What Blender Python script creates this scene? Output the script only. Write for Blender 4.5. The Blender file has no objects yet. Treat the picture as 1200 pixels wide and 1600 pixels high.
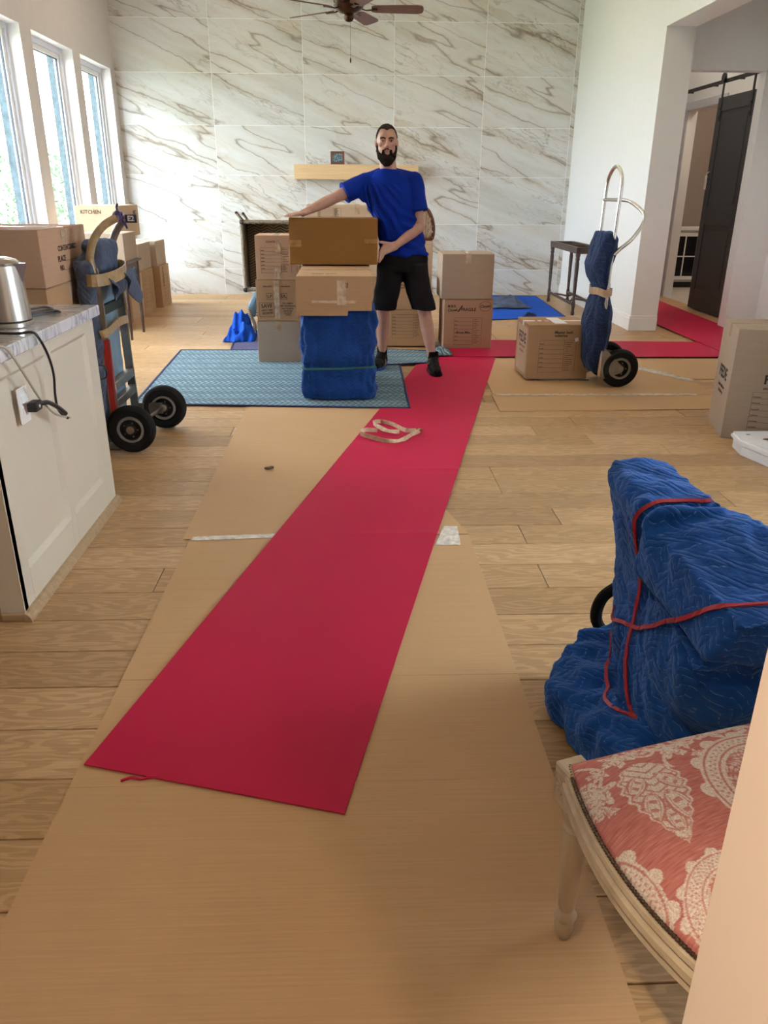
import bpy, bmesh, math, random
from math import sin, cos, pi, radians
from mathutils import Vector, Matrix, noise
from mathutils.bvhtree import BVHTree

random.seed(4)
SC = bpy.context.scene
COL = SC.collection

# ------------------------------------------------------------------ camera
cam = bpy.data.cameras.new('camera'); co = bpy.data.objects.new('camera', cam); COL.objects.link(co)
cam.sensor_fit = 'HORIZONTAL'; cam.sensor_width = 36.0; cam.lens = 36.0 * 1215.0 / 1200.0
cam.clip_start = 0.05; cam.clip_end = 200
_p, _y, _r = radians(22.5), radians(2.34), radians(0.43)
_f = Vector((sin(_y)*cos(_p), cos(_y)*cos(_p), -sin(_p)))
_rt = Vector((cos(_y), -sin(_y), 0)); _up = _rt.cross(_f)
_r2 = cos(_r)*_rt + sin(_r)*_up; _u2 = -sin(_r)*_rt + cos(_r)*_up
co.matrix_world = Matrix.Translation((0, 0, 1.40)) @ Matrix((( _r2.x, _u2.x, -_f.x), (_r2.y, _u2.y, -_f.y), (_r2.z, _u2.z, -_f.z))).to_4x4()
SC.camera = co

# ------------------------------------------------------------------ world, exposure
w = bpy.data.worlds.new('sky'); SC.world = w; w.use_nodes = True
bg = w.node_tree.nodes['Background']
bg.inputs[0].default_value = (0.84, 0.93, 1.0, 1); bg.inputs[1].default_value = 8.5
vs = SC.view_settings
vs.view_transform = 'Standard'; vs.look = 'None'; vs.gamma = 1.0; vs.use_curve_mapping = False; vs.exposure = 1.18
SC.cycles.max_bounces = 10; SC.cycles.diffuse_bounces = 6; SC.cycles.glossy_bounces = 4; SC.cycles.transmission_bounces = 6
SC.cycles.sample_clamp_indirect = 6.0
SC.cycles.use_denoising = True

def lamp(name, kind, loc, energy, color, size=0.1, rot=(0, 0, 0), **kw):
    l = bpy.data.lights.new(name, kind); l.energy = energy; l.color = color
    if kind == 'AREA': l.size = size
    elif kind in ('POINT', 'SPOT'): l.shadow_soft_size = size
    for k, v in kw.items(): setattr(l, k, v)
    o = bpy.data.objects.new(name, l); o.location = loc; o.rotation_euler = rot; COL.objects.link(o); return o
WARM = (1.0, 0.80, 0.58)
lamp('ceiling_spot_light', 'SPOT', (0.72, -0.55, 2.87), 7, WARM, 0.05, (radians(25), 0, 0), spot_size=radians(60), spot_blend=0.6)
lamp('near_wall_fill_light', 'SPOT', (-0.60, 0.10, 2.87), 118, WARM, 0.05, Vector((0.93, 0.26, -2.25)).to_track_quat('-Z', 'Y').to_euler(), spot_size=radians(27), spot_blend=1.0)  # unseen spot added to brighten the near wall edge
XL, XR, YB = -3.06, 3.01, 11.60           # left wall, right wall, back wall
WIN = [(5.80, 7.00), (7.27, 8.47), (8.75, 9.95), (10.20, 11.40)]
WZ0, WZ1 = 0.35, 2.80
for a, b in WIN:                            # sky portals in the window openings (no light of their own)
    o = lamp('window_portal', 'AREA', (XL-0.33, (a+b)/2, (WZ0+WZ1)/2), 1, (1, 1, 1), b-a, (0, radians(-90), 0))
    o.data.shape = 'RECTANGLE'; o.data.size = WZ1-WZ0; o.data.size_y = b-a; o.data.cycles.is_portal = True

TK = 0.29
RW = (1.65, 3.0, 0.80, 2.80)                # kitchen window in the right wall: y0, y1, z0, z1
o = lamp('window_portal', 'AREA', (XR+0.33, (RW[0]+RW[1])/2, (RW[2]+RW[3])/2), 1, (1, 1, 1), 1, (0, radians(90), 0))
o.data.shape = 'RECTANGLE'; o.data.size = RW[3]-RW[2]; o.data.size_y = RW[1]-RW[0]; o.data.cycles.is_portal = True

# ------------------------------------------------------------------ node helpers
def new_mat(name):
    m = bpy.data.materials.new(name); m.use_nodes = True
    return m, m.node_tree, m.node_tree.nodes['Principled BSDF']
class N:
    def __init__(s, nt): s.nt = nt
    def n(s, t, **kw):
        x = s.nt.nodes.new(t)
        for k, v in kw.items(): setattr(x, k, v)
        return x
    def l(s, a, b): s.nt.links.new(a, b)
    def m(s, op, a, b=0.0, c=None):
        x = s.n('ShaderNodeMath', operation=op)
        for i, v in enumerate((a, b, c)):
            if v is None: continue
            if isinstance(v, (int, float)): x.inputs[i].default_value = v
            else: s.l(v, x.inputs[i])
        return x.outputs[0]
    def ramp(s, fac, stops):
        x = s.n('ShaderNodeValToRGB'); e = x.color_ramp.elements
        while len(e) < len(stops): e.new(0.5)
        for el, (p, c) in zip(e, stops): el.position = p; el.color = (*c, 1) if len(c) == 3 else c
        s.l(fac, x.inputs[0]); return x.outputs[0]
    def mix(s, fac, a, b):
        x = s.n('ShaderNodeMix', data_type='RGBA')
        for i, v in ((0, fac), (6, a), (7, b)):
            if isinstance(v, (int, float)): x.inputs[i].default_value = v
            elif isinstance(v, tuple): x.inputs[i].default_value = (*v, 1)
            else: s.l(v, x.inputs[i])
        return x.outputs[2]
    def obj(s): return s.n('ShaderNodeTexCoord').outputs['Object']
    def rnd(s): return s.n('ShaderNodeObjectInfo').outputs['Random']
    def map(s, vec, scale=(1, 1, 1), rot=(0, 0, 0), loc=(0, 0, 0)):
        x = s.n('ShaderNodeMapping'); s.l(vec, x.inputs[0])
        x.inputs['Scale'].default_value = scale; x.inputs['Rotation'].default_value = rot
        if isinstance(loc, tuple): x.inputs['Location'].default_value = loc
        else: s.l(loc, x.inputs['Location'])
        return x.outputs[0]
    def noise(s, vec, scale=5, detail=4, rough=0.5, dist=0.0):
        x = s.n('ShaderNodeTexNoise'); s.l(vec, x.inputs['Vector'])
        x.inputs['Scale'].default_value = scale; x.inputs['Detail'].default_value = detail
        x.inputs['Roughness'].default_value = rough; x.inputs['Distortion'].default_value = dist
        return x.outputs['Fac']
    def sep(s, vec):
        x = s.n('ShaderNodeSeparateXYZ'); s.l(vec, x.inputs[0]); return x.outputs
    def comb(s, a, b, c):
        x = s.n('ShaderNodeCombineXYZ')
        for i, v in enumerate((a, b, c)):
            if isinstance(v, (int, float)): x.inputs[i].default_value = v
            else: s.l(v, x.inputs[i])
        return x.outputs[0]
    def bump(s, h, bsdf, strength=0.3, dist=0.01):
        x = s.n('ShaderNodeBump'); x.inputs['Strength'].default_value = strength; x.inputs['Distance'].default_value = dist
        s.l(h, x.inputs['Height']); s.l(x.outputs[0], bsdf.inputs['Normal'])

def plain(name, col, rough=0.6, metal=0.0, var=0.06, scale=12.0, bump=0.0, bscale=60.0, spec=None):
    m, nt, b = new_mat(name); k = N(nt)
    f = k.noise(k.obj(), scale, 3)
    d = tuple(max(0, c*(1-var)) for c in col); e = tuple(min(1, c*(1+var)) for c in col)
    k.l(k.ramp(f, [(0.3, d), (0.7, e)]), b.inputs['Base Color'])
    b.inputs['Roughness'].default_value = rough; b.inputs['Metallic'].default_value = metal
    if spec is not None: b.inputs['Specular IOR Level'].default_value = spec
    if bump: k.bump(k.noise(k.obj(), bscale, 4), b, bump, 0.004)
    return m
def cardboard(name, col, rough=0.8):
    m, nt, b = new_mat(name); k = N(nt); o = k.obj()
    f = k.noise(k.map(o, (3, 3, 90)), 2, 3); g = k.noise(o, 3, 4)
    c = k.mix(0.5, k.ramp(f, [(0.3, tuple(x*0.90 for x in col)), (0.7, tuple(x*1.06 for x in col))]), k.ramp(g, [(0.3, tuple(x*0.88 for x in col)), (0.75, tuple(x*1.07 for x in col))]))
    k.l(c, b.inputs['Base Color']); b.inputs['Roughness'].default_value = rough; b.inputs['Specular IOR Level'].default_value = 0.25
    k.bump(f, b, 0.06, 0.003); return m

def m_marble():
    m, nt, b = new_mat('marble'); k = N(nt); o = k.obj(); r = k.rnd()
    loc = k.comb(k.m('MULTIPLY', r, 37.0), k.m('MULTIPLY', r, 11.0), k.m('MULTIPLY', r, 71.0))
    pos = k.n('ShaderNodeVectorMath', operation='ADD'); k.l(o, pos.inputs[0]); k.l(loc, pos.inputs[1])
    def warped(sc_, amt):
        w_ = k.n('ShaderNodeTexNoise'); w_.inputs['Scale'].default_value = sc_; w_.inputs['Detail'].default_value = 5; w_.inputs['Roughness'].default_value = 0.6
        k.l(pos.outputs[0], w_.inputs['Vector'])
        q = k.n('ShaderNodeVectorMath', operation='SCALE'); k.l(w_.outputs['Color'], q.inputs[0]); q.inputs['Scale'].default_value = amt
        a_ = k.n('ShaderNodeVectorMath', operation='ADD'); k.l(pos.outputs[0], a_.inputs[0]); k.l(q.outputs[0], a_.inputs[1]); return a_.outputs[0]
    def rot(vec, ang, sx, sz): return k.map(k.map(vec, (1, 1, 1), (0, ang, 0)), (sx, 1, sz))
    W1, W2 = warped(3.5, 0.10), warped(7.0, 0.08)
    A, B = rot(W1, radians(-21), 0.42, 3.3), rot(W2, radians(-30), 0.7, 3.0)
    n1, n2, n3, n4 = k.noise(A, 1.15, 2.0, 0.4), k.noise(B, 2.0, 4, 0.55), k.noise(A, 0.9, 2), k.noise(A, 4.5, 3, 0.5)
    v1, v2, v4 = [k.m('ABSOLUTE', k.m('SUBTRACT', n_, c_)) for n_, c_ in ((n1, 0.52), (n2, 0.5), (n4, 0.5))]
    region = k.ramp(n3, [(0.46, (0, 0, 0)), (0.60, (1, 1, 1))])
    line1 = k.ramp(v1, [(0.0, (1, 1, 1)), (0.007, (0.5,)*3), (0.014, (0, 0, 0))])
    halo = k.ramp(v1, [(0.0, (1, 1, 1)), (0.03, (0.5,)*3), (0.10, (0, 0, 0))])
    line2 = k.ramp(v2, [(0.0, (1, 1, 1)), (0.012, (0.3,)*3), (0.024, (0, 0, 0))])
    line4 = k.ramp(v4, [(0.0, (1, 1, 1)), (0.03, (0, 0, 0))])
    base = k.ramp(k.noise(A, 1.2, 4), [(0.3, (0.50, 0.50, 0.47)), (0.5, (0.60, 0.61, 0.60)), (0.72, (0.56, 0.53, 0.47))])
    c = k.mix(k.m('MULTIPLY', k.m('MULTIPLY', halo, n4), k.m('ADD', 0.35, k.m('MULTIPLY', region, 0.75))), base, (0.37, 0.27, 0.15))
    c = k.mix(k.m('MULTIPLY', line4, k.m('MULTIPLY', region, 0.38)), c, (0.27, 0.21, 0.14))
    c = k.mix(k.m('MULTIPLY', line2, k.m('ADD', k.m('MULTIPLY', region, 0.45), 0.10)), c, (0.20, 0.15, 0.10))
    c = k.mix(k.m('MULTIPLY', line1, k.m('ADD', 0.30, k.m('MULTIPLY', n4, 0.6))), c, (0.15, 0.11, 0.075))
    k.l(c, b.inputs['Base Color']); b.inputs['Roughness'].default_value = 0.16
    b.inputs['Specular IOR Level'].default_value = 0.35
    return m
def m_counter():
    m, nt, b = new_mat('veined_stone'); k = N(nt); o = k.obj()
    n1 = k.noise(k.map(o, (1, 2.4, 1), (0, 0, 0.6)), 4, 6, 0.6, 0.8)
    c = k.ramp(n1, [(0.30, (0.36, 0.35, 0.36)), (0.46, (0.62, 0.61, 0.62)), (0.50, (0.32, 0.31, 0.33)), (0.56, (0.68, 0.67, 0.67)), (0.8, (0.52, 0.50, 0.51))])
    k.l(c, b.inputs['Base Color']); b.inputs['Roughness'].default_value = 0.15; return m
def m_plank():
    m, nt, b = new_mat('oak'); k = N(nt); o = k.obj(); r = k.rnd()
    loc = k.comb(k.m('MULTIPLY', r, 53.0), k.m('MULTIPLY', r, 17.0), 0.0)
    pos = k.n('ShaderNodeVectorMath', operation='ADD'); k.l(o, pos.inputs[0]); k.l(loc, pos.inputs[1]); P = pos.outputs[0]
    w1 = k.noise(k.map(P, (1.6, 7, 1)), 1.4, 3, 0.5)
    s = k.sep(P)
    rings = k.m('SINE', k.m('ADD', k.m('MULTIPLY', s[1], 160.0), k.m('MULTIPLY', w1, 62.0)))
    fine = k.noise(k.map(P, (5, 240, 1)), 1.0, 4, 0.7)
    tone = k.ramp(r, [(0.0, (0.37, 0.225, 0.110)), (0.12, (0.45, 0.285, 0.140)), (0.62, (0.51, 0.325, 0.168)), (1.0, (0.57, 0.375, 0.205))])
    g = k.ramp(rings, [(0.0, (0.70, 0.66, 0.60)), (0.45, (1, 1, 1)), (1.0, (1, 1, 1))])
    gm = k.n('ShaderNodeMix', data_type='RGBA', blend_type='MULTIPLY'); gm.inputs[0].default_value = 0.6
    k.l(tone, gm.inputs[6]); k.l(g, gm.inputs[7])
    fm = k.n('ShaderNodeMix', data_type='RGBA', blend_type='MULTIPLY'); fm.inputs[0].default_value = 0.75
    k.l(gm.outputs[2], fm.inputs[6]); k.l(k.ramp(fine, [(0.3, (0.72, 0.68, 0.62)), (0.6, (1.05, 1.04, 1.03))]), fm.inputs[7])
    kn = k.n('ShaderNodeTexVoronoi'); k.l(k.map(P, (1.0, 3.0, 1)), kn.inputs['Vector']); kn.inputs['Scale'].default_value = 0.9
    c = k.mix(k.m('MULTIPLY', k.ramp(kn.outputs['Distance'], [(0.0, (1, 1, 1)), (0.05, (0, 0, 0))]), 0.75), fm.outputs[2], (0.16, 0.10, 0.055))
    k.l(c, b.inputs['Base Color']); b.inputs['Roughness'].default_value = 0.42; b.inputs['Specular IOR Level'].default_value = 0.35
    k.bump(k.m('ADD', fine, k.m('MULTIPLY', rings, 0.15)), b, 0.10, 0.002); return m
def m_wood(name, c1, c2, scale=(2, 40, 40), rough=0.45):
    m, nt, b = new_mat(name); k = N(nt)
    f = k.noise(k.map(k.obj(), scale), 1.2, 4, 0.6, 0.4)
    k.l(k.ramp(f, [(0.3, c1), (0.7, c2)]), b.inputs['Base Color']); b.inputs['Roughness'].default_value = rough; return m
def m_sheet(name, col):
    m, nt, b = new_mat(name); k = N(nt); o = k.obj(); s = k.sep(o)
    flute = k.m('SINE', k.m('MULTIPLY', s[1], 520.0))
    f = k.noise(k.map(o, (2.2, 120, 1)), 1.5, 4, 0.6); g = k.noise(o, 1.8, 4)
    a = k.m('ADD', k.m('MULTIPLY', f, 0.6), k.m('MULTIPLY', g, 0.4))
    k.l(k.ramp(a, [(0.3, tuple(x*0.86 for x in col)), (0.7, tuple(x*1.06 for x in col))]), b.inputs['Base Color'])
    b.inputs['Roughness'].default_value = 0.62; b.inputs['Specular IOR Level'].default_value = 0.3
    k.bump(k.m('ADD', k.m('MULTIPLY', flute, 0.25), f), b, 0.10, 0.003); return m
def m_pad(name, dark, light, amp=0.85, row=0.052, per=0.078):
    """moving pad woven with rows of zigzag stitches (object XY)"""
    m, nt, b = new_mat(name); k = N(nt); o = k.obj(); s = k.sep(o)
    wv = k.noise(o, 6, 3)
    tri = k.m('PINGPONG', k.m('ADD', s[1], k.m('MULTIPLY', wv, 0.02)), row)
    u = k.m('FRACT', k.m('DIVIDE', k.m('ADD', s[0], k.m('MULTIPLY', tri, 0.9)), per*0.55))
    st = k.m('MULTIPLY', k.m('GREATER_THAN', u, 0.55), k.m('GREATER_THAN', tri, row*0.12))
    st = k.m('MULTIPLY', st, k.ramp(k.noise(o, 14, 3), [(0.3, (0.45,)*3), (0.6, (1,)*3)]))
    band = k.m('PINGPONG', s[1], row*2)
    fade = k.m('ADD', 0.45, k.m('MULTIPLY', k.m('GREATER_THAN', band, row), 0.5))
    c = k.mix(k.m('MULTIPLY', k.m('MULTIPLY', st, fade), amp), dark, light)
    k.l(c, b.inputs['Base Color']); b.inputs['Roughness'].default_value = 0.9; b.inputs['Specular IOR Level'].default_value = 0.15
    k.bump(k.m('ADD', st, k.m('MULTIPLY', k.noise(o, 30, 3), 1.2)), b, 0.5, 0.006); return m
def m_quilt(name, dark, light, sc=1.0):
    """quilted pad: zigzag seams pressed into puffy cloth, on any orientation"""
    m, nt, b = new_mat(name); k = N(nt); o = k.obj(); s = k.sep(o)
    wv = k.n('ShaderNodeTexNoise'); wv.inputs['Scale'].default_value = 5; k.l(o, wv.inputs['Vector'])
    ws = k.m('MULTIPLY', wv.outputs['Fac'], 0.06)
    a = k.m('ADD', k.m('ADD', k.m('MULTIPLY', s[1], 0.9), k.m('MULTIPLY', s[0], 0.75)), ws)
    tri = k.m('PINGPONG', k.m('MULTIPLY', a, 1.0), 0.035*sc)
    v = k.m('ADD', k.m('ADD', s[2], k.m('MULTIPLY', tri, 1.1)), k.m('MULTIPLY', s[0], 0.35))
    d = k.m('PINGPONG', k.m('ADD', v, ws), 0.016*sc)
    seam = k.m('LESS_THAN', d, 0.0014*sc)
    puff = k.m('MULTIPLY', k.m('POWER', k.m('DIVIDE', d, 0.016*sc), 0.5), 1.0)
    g = k.noise(o, 9, 4)
    base = k.ramp(g, [(0.3, dark), (0.7, tuple(x*1.5 for x in dark))])
    dash = k.m('MULTIPLY', seam, k.m('GREATER_THAN', k.m('FRACT', k.m('MULTIPLY', a, 95.0)), 0.45))
    k.l(k.mix(k.m('MULTIPLY', dash, 0.5), base, light), b.inputs['Base Color'])
    b.inputs['Roughness'].default_value = 0.85; b.inputs['Specular IOR Level'].default_value = 0.2
    b.inputs['Sheen Weight'].default_value = 0.25; b.inputs['Sheen Roughness'].default_value = 0.5
    b.inputs['Sheen Tint'].default_value = (0.3, 0.55, 1, 1)
    k.bump(k.m('ADD', k.m('MULTIPLY', puff, 0.6), k.m('MULTIPLY', k.noise(o, 16, 5, 0.6), 2.6)), b, 0.6, 0.008*sc); return m
def m_glass():
    m, nt, b = new_mat('window_glass'); b.inputs['Transmission Weight'].default_value = 1.0
    b.inputs['Roughness'].default_value = 0.0; b.inputs['IOR'].default_value = 1.02
    b.inputs['Base Color'].default_value = (0.96, 0.99, 1, 1); return m
def m_emit(name, col, st):
    m, nt, b = new_mat(name); b.inputs['Emission Color'].default_value = (*col, 1); b.inputs['Emission Strength'].default_value = st
    b.inputs['Base Color'].default_value = (*col, 1); return m
def m_damask():
    m, nt, b = new_mat('damask'); k = N(nt); o = k.obj()
    at = k.n('ShaderNodeAttribute'); at.attribute_name = 'motif'
    slub = k.noise(k.map(o, (150, 18, 1)), 2, 4); th = k.noise(o, 350, 2)
    pink = k.ramp(slub, [(0.3, (0.40, 0.125, 0.105)), (0.6, (0.52, 0.20, 0.17)), (0.8, (0.62, 0.32, 0.27))])
    cream = k.ramp(th, [(0.3, (0.50, 0.40, 0.33)), (0.7, (0.78, 0.68, 0.60))])
    k.l(k.mix(at.outputs['Fac'], pink, cream), b.inputs['Base Color'])
    b.inputs['Roughness'].default_value = 0.9; b.inputs['Specular IOR Level'].default_value = 0.1
    k.bump(k.m('ADD', th, k.m('MULTIPLY', at.outputs['Fac'], 0.6)), b, 0.35, 0.0015); return m
def m_tape(name='packing_tape', col=(0.46, 0.32, 0.20), rough=0.2):
    return plain(name, col, rough, 0, 0.25, 25, 0.6, 40)

M = dict(
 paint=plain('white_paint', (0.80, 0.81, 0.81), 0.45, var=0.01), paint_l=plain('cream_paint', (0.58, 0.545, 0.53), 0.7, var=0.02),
 warm_lit=plain('warm_lit_wall_paint', (0.82, 0.66, 0.53), 0.6, var=0.02, scale=3), ceil=plain('ceiling_paint', (0.80, 0.78, 0.75), 0.8, var=0.01),  # near wall paint: warm lamplight on white is put into the colour
 trim=plain('trim_paint', (0.82, 0.82, 0.82), 0.35, var=0.01), frame=plain('window_frame_paint', (0.66, 0.68, 0.76), 0.35, var=0.02),
 stone=plain('exterior_stone', (0.055, 0.075, 0.085), 0.85, var=0.3, scale=20, bump=0.5), gasket=plain('black_gasket', (0.03, 0.035, 0.05), 0.5),
 marble=m_marble(), grout=plain('pale_grout', (0.86, 0.87, 0.86), 0.7), counter=m_counter(), oak=m_plank(),
 shelf=m_wood('pale_oak', (0.56, 0.38, 0.20), (0.66, 0.47, 0.27)), shoe=m_wood('shoe_moulding_oak', (0.30, 0.20, 0.11), (0.42, 0.29, 0.17)),
 dark=m_wood('dark_walnut', (0.028, 0.014, 0.010), (0.07, 0.032, 0.022)), cherry=m_wood('cherry_wood', (0.10, 0.035, 0.02), (0.17, 0.06, 0.035)),
 cream=plain('cabinet_paint', (0.57, 0.51, 0.415), 0.42, var=0.015, scale=4), glass=m_glass(), white=plain('white_plastic', (0.82, 0.82, 0.82), 0.3, var=0.01),
 black=plain('black_plastic', (0.012, 0.012, 0.014), 0.38, var=0.1), rubber=plain('black_rubber', (0.009, 0.009, 0.010), 0.8, var=0.2, bump=0.2, spec=0.2),
 steel=plain('brushed_steel', (0.62, 0.60, 0.57), 0.24, 1.0, 0.05), alu=plain('aluminium_tube', (0.66, 0.64, 0.60), 0.27, 1.0, 0.08),
 galv=plain('worn_aluminium', (0.32, 0.30, 0.27), 0.42, 1.0, 0.2), red=plain('red_enamel', (0.36, 0.02, 0.02), 0.4), hub=plain('grey_hub', (0.24, 0.23, 0.22), 0.5, 0.3),
 bronze=plain('oiled_bronze', (0.07, 0.035, 0.02), 0.28, 0.9, 0.2), blade=m_wood('fan_blade_wood', (0.10, 0.035, 0.028), (0.15, 0.05, 0.04), (4, 60, 4)),
 carton=cardboard('carton_board', (0.41, 0.255, 0.14)), carton_p=cardboard('carton_pink', (0.47, 0.30, 0.20)), carton_o=cardboard('carton_orange', (0.24, 0.110, 0.027)),
 carton_l=cardboard('carton_light', (0.52, 0.37, 0.25)), carton_g=cardboard('carton_grey', (0.40, 0.31, 0.235)), inside=cardboard('carton_edge', (0.62, 0.47, 0.34)),
 tape=m_tape(), floortape=m_tape('floor_tape', (0.66, 0.60, 0.54), 0.15), tape_o=m_tape('amber_tape', (0.36, 0.19, 0.07), 0.25), cleartape=m_tape('clear_tape', (0.50, 0.38, 0.27), 0.2), tantape=m_tape('tan_tape', (0.34, 0.24, 0.12), 0.3), whitelabel=plain('white_label', (0.78, 0.76, 0.78), 0.4), ink=plain('brown_black_ink', (0.07, 0.035, 0.022), 0.7), marker=plain('black_marker', (0.02, 0.015, 0.015), 0.6),
 inkred=plain('red_ink', (0.45, 0.15, 0.07), 0.7),
 sheet=m_sheet('floor_cardboard', (0.52, 0.325, 0.165)), sheet_edge=cardboard('floor_cardboard_edge', (0.22, 0.13, 0.07)),
 runner=plain('crimson_felt_runner', (0.46, 0.006, 0.050), 0.60, var=0.05, scale=1.5, bump=0.10, bscale=350, spec=0.22),
 pad_teal=m_pad('teal_zigzag_pad', (0.095, 0.16, 0.205), (0.38, 0.50, 0.55)), pad_purple=m_pad('purple_zigzag_pad', (0.09, 0.085, 0.17), (0.20, 0.20, 0.34), 0.5),
 pad_blue=m_pad('bright_blue_pad', (0.008, 0.075, 0.46), (0.05, 0.16, 0.62), 0.4), pad_binding=plain('navy_binding', (0.015, 0.025, 0.11), 0.8),
 pad_light=m_pad('faded_blue_pad', (0.17, 0.27, 0.36), (0.30, 0.42, 0.50), 0.5, 0.03, 0.02),
 quilt=m_quilt('blue_quilt', (0.004, 0.045, 0.21), (0.12, 0.25, 0.52), 0.8), quilt_b=m_quilt('blue_wrap_quilt', (0.004, 0.030, 0.15), (0.02, 0.07, 0.24), 0.8),
 quilt_n=m_quilt('navy_quilt', (0.008, 0.016, 0.055), (0.06, 0.09, 0.18)), quilt_g=m_quilt('slate_quilt', (0.055, 0.065, 0.10), (0.14, 0.17, 0.24)),
 band=plain('red_rubber_band', (0.35, 0.012, 0.025), 0.55), green=plain('green_stretch_cord', (0.02, 0.13, 0.09), 0.5), strap=plain('black_strap', (0.015, 0.03, 0.025), 0.7),
 webbing=m_wood('worn_webbing', (0.42, 0.28, 0.15), (0.62, 0.50, 0.36), (30, 30, 30), 0.8), web_dark=plain('webbing_stitch', (0.20, 0.12, 0.05), 0.8),
 rattan_pale=plain('pale_rattan', (0.50, 0.43, 0.31), 0.6, var=0.2), rattan_dark=plain('dark_rattan', (0.035, 0.022, 0.014), 0.5, var=0.3),
 damask=m_damask(), gilt=m_wood('antiqued_cream_wood', (0.42, 0.33, 0.215), (0.56, 0.46, 0.33), (20, 20, 4), 0.5), nail=plain('bronze_nailhead', (0.10, 0.065, 0.04), 0.35, 0.8),
 skin=plain('skin', (0.42, 0.225, 0.165), 0.5, var=0.07, scale=25), hair=plain('dark_brown_hair', (0.022, 0.013, 0.010), 0.9, var=0.4, scale=80, bump=0.8, bscale=200, spec=0.12), beard=plain('dark_beard', (0.018, 0.011, 0.009), 0.9, var=0.4, scale=90, bump=1.0, bscale=220, spec=0.1),
 shirt=plain('royal_blue_jersey', (0.002, 0.020, 0.24), 0.8, var=0.15, scale=5, bump=0.15, bscale=40, spec=0.12), shorts=plain('black_cotton', (0.011, 0.010, 0.012), 0.9, var=0.2, scale=8, bump=0.3, bscale=25, spec=0.12),
 sock=plain('black_knit', (0.007, 0.007, 0.008), 0.9, spec=0.1), shoe_m=plain('black_shoe', (0.009, 0.009, 0.010), 0.7, var=0.2, spec=0.15), eye=plain('eye_white', (0.55, 0.52, 0.50), 0.3), iris=plain('dark_iris', (0.03, 0.02, 0.015), 0.2),
 lip=plain('lips', (0.34, 0.13, 0.11), 0.5), sole_blue=plain('blue_sole', (0.02, 0.06, 0.25), 0.5),
 door=plain('charcoal_paint', (0.034, 0.038, 0.045), 0.5, var=0.03), iron=plain('black_iron', (0.008, 0.008, 0.009), 0.45),
 taupe=plain('taupe_wall', (0.30, 0.25, 0.235), 0.7, var=0.02), cab_grey=plain('pale_grey_cabinet', (0.50, 0.50, 0.54), 0.45), cab_dark=plain('dark_cabinet_glass', (0.008, 0.008, 0.012), 0.08),
 stonewhite=plain('white_enamel', (0.76, 0.77, 0.80), 0.25, var=0.03), spot=plain('brown_stain', (0.10, 0.06, 0.05), 0.6),
 grass=plain('lawn_grass', (0.16, 0.24, 0.10), 0.9, var=0.3), leaf=plain('shrub_leaf', (0.07, 0.15, 0.055), 0.7, var=0.4), bark=plain('bark', (0.12, 0.09, 0.06), 0.9),
 paving=plain('pale_paving', (0.42, 0.40, 0.37), 0.8, var=0.1), lightglow=m_emit('downlight_glow', (1.0, 0.80, 0.58), 120.0),
 photo=plain('photo_print', (0.12, 0.20, 0.24), 0.25, var=0.9, scale=45), purple=plain('purple_rubber', (0.05, 0.03, 0.16), 0.5),
 palefloor=plain('pale_tile_floor', (0.60, 0.57, 0.54), 0.3), cord=plain('beige_cord', (0.42, 0.38, 0.30), 0.5), windowblue=plain('kettle_gauge', (0.01, 0.02, 0.09), 0.15),
)

# ------------------------------------------------------------------ mesh helpers
def bm_new(): return bmesh.new()
def add_box(bm, c, s, rot=None, bev=0.0, seg=1):
    mt = Matrix.Translation(c) @ (rot.to_4x4() if rot is not None else Matrix.Identity(4)) @ Matrix.Diagonal((*s, 1))
    g = bmesh.ops.create_cube(bm, size=1, matrix=mt)
    if bev > 0:
        es = list({e for v in g['verts'] for e in v.link_edges})
        bmesh.ops.bevel(bm, geom=es, offset=bev, segments=seg, affect='EDGES', profile=0.6)
    return bm
def bx(c, s, bev=0.0, rot=None, seg=1): return add_box(bm_new(), c, s, rot, bev, seg)
def b2(x0, x1, y0, y1, z0, z1, bev=0.0, bm=None):
    bm = bm or bm_new(); return add_box(bm, ((x0+x1)/2, (y0+y1)/2, (z0+z1)/2), (abs(x1-x0), abs(y1-y0), abs(z1-z0)), None, bev)
def frames(pts, closed=False):
    pts = [Vector(p) for p in pts]; n = len(pts); T = []
    for i in range(n):
        if closed: t = pts[(i+1) % n] - pts[i-1]
        else: t = pts[min(i+1, n-1)] - pts[max(i-1, 0)]
        T.append(t.normalized() if t.length > 1e-9 else Vector((0, 0, 1)))
    ref = Vector((0, 0, 1)) if abs(T[0].z) < 0.9 else Vector((1, 0, 0))
    nrm = (ref - T[0]*ref.dot(T[0])).normalized(); out = []
    for i in range(n):
        nrm = (nrm - T[i]*nrm.dot(T[i]))
        nrm = nrm.normalized() if nrm.length > 1e-6 else T[i].orthogonal().normalized()
        out.append((pts[i], T[i], nrm.copy(), T[i].cross(nrm)))
    return out
def smooth_pts(pts, n=6, closed=False):
    P = [Vector(p) for p in pts]; L = len(P); out = []
    rng = range(L if closed else L-1)
    for i in rng:
        p0 = P[(i-1) % L] if closed or i > 0 else P[0]; p1 = P[i]; p2 = P[(i+1) % L]
        p3 = P[(i+2) % L] if closed or i+2 < L else P[-1]
        for j in range(n):
            t = j/n
            out.append(0.5*((2*p1)+(p2-p0)*t+(2*p0-5*p1+4*p2-p3)*t*t+(3*p1-3*p2+p3-p0)*t**3))
    if not closed: out.append(P[-1])
    return out
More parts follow.
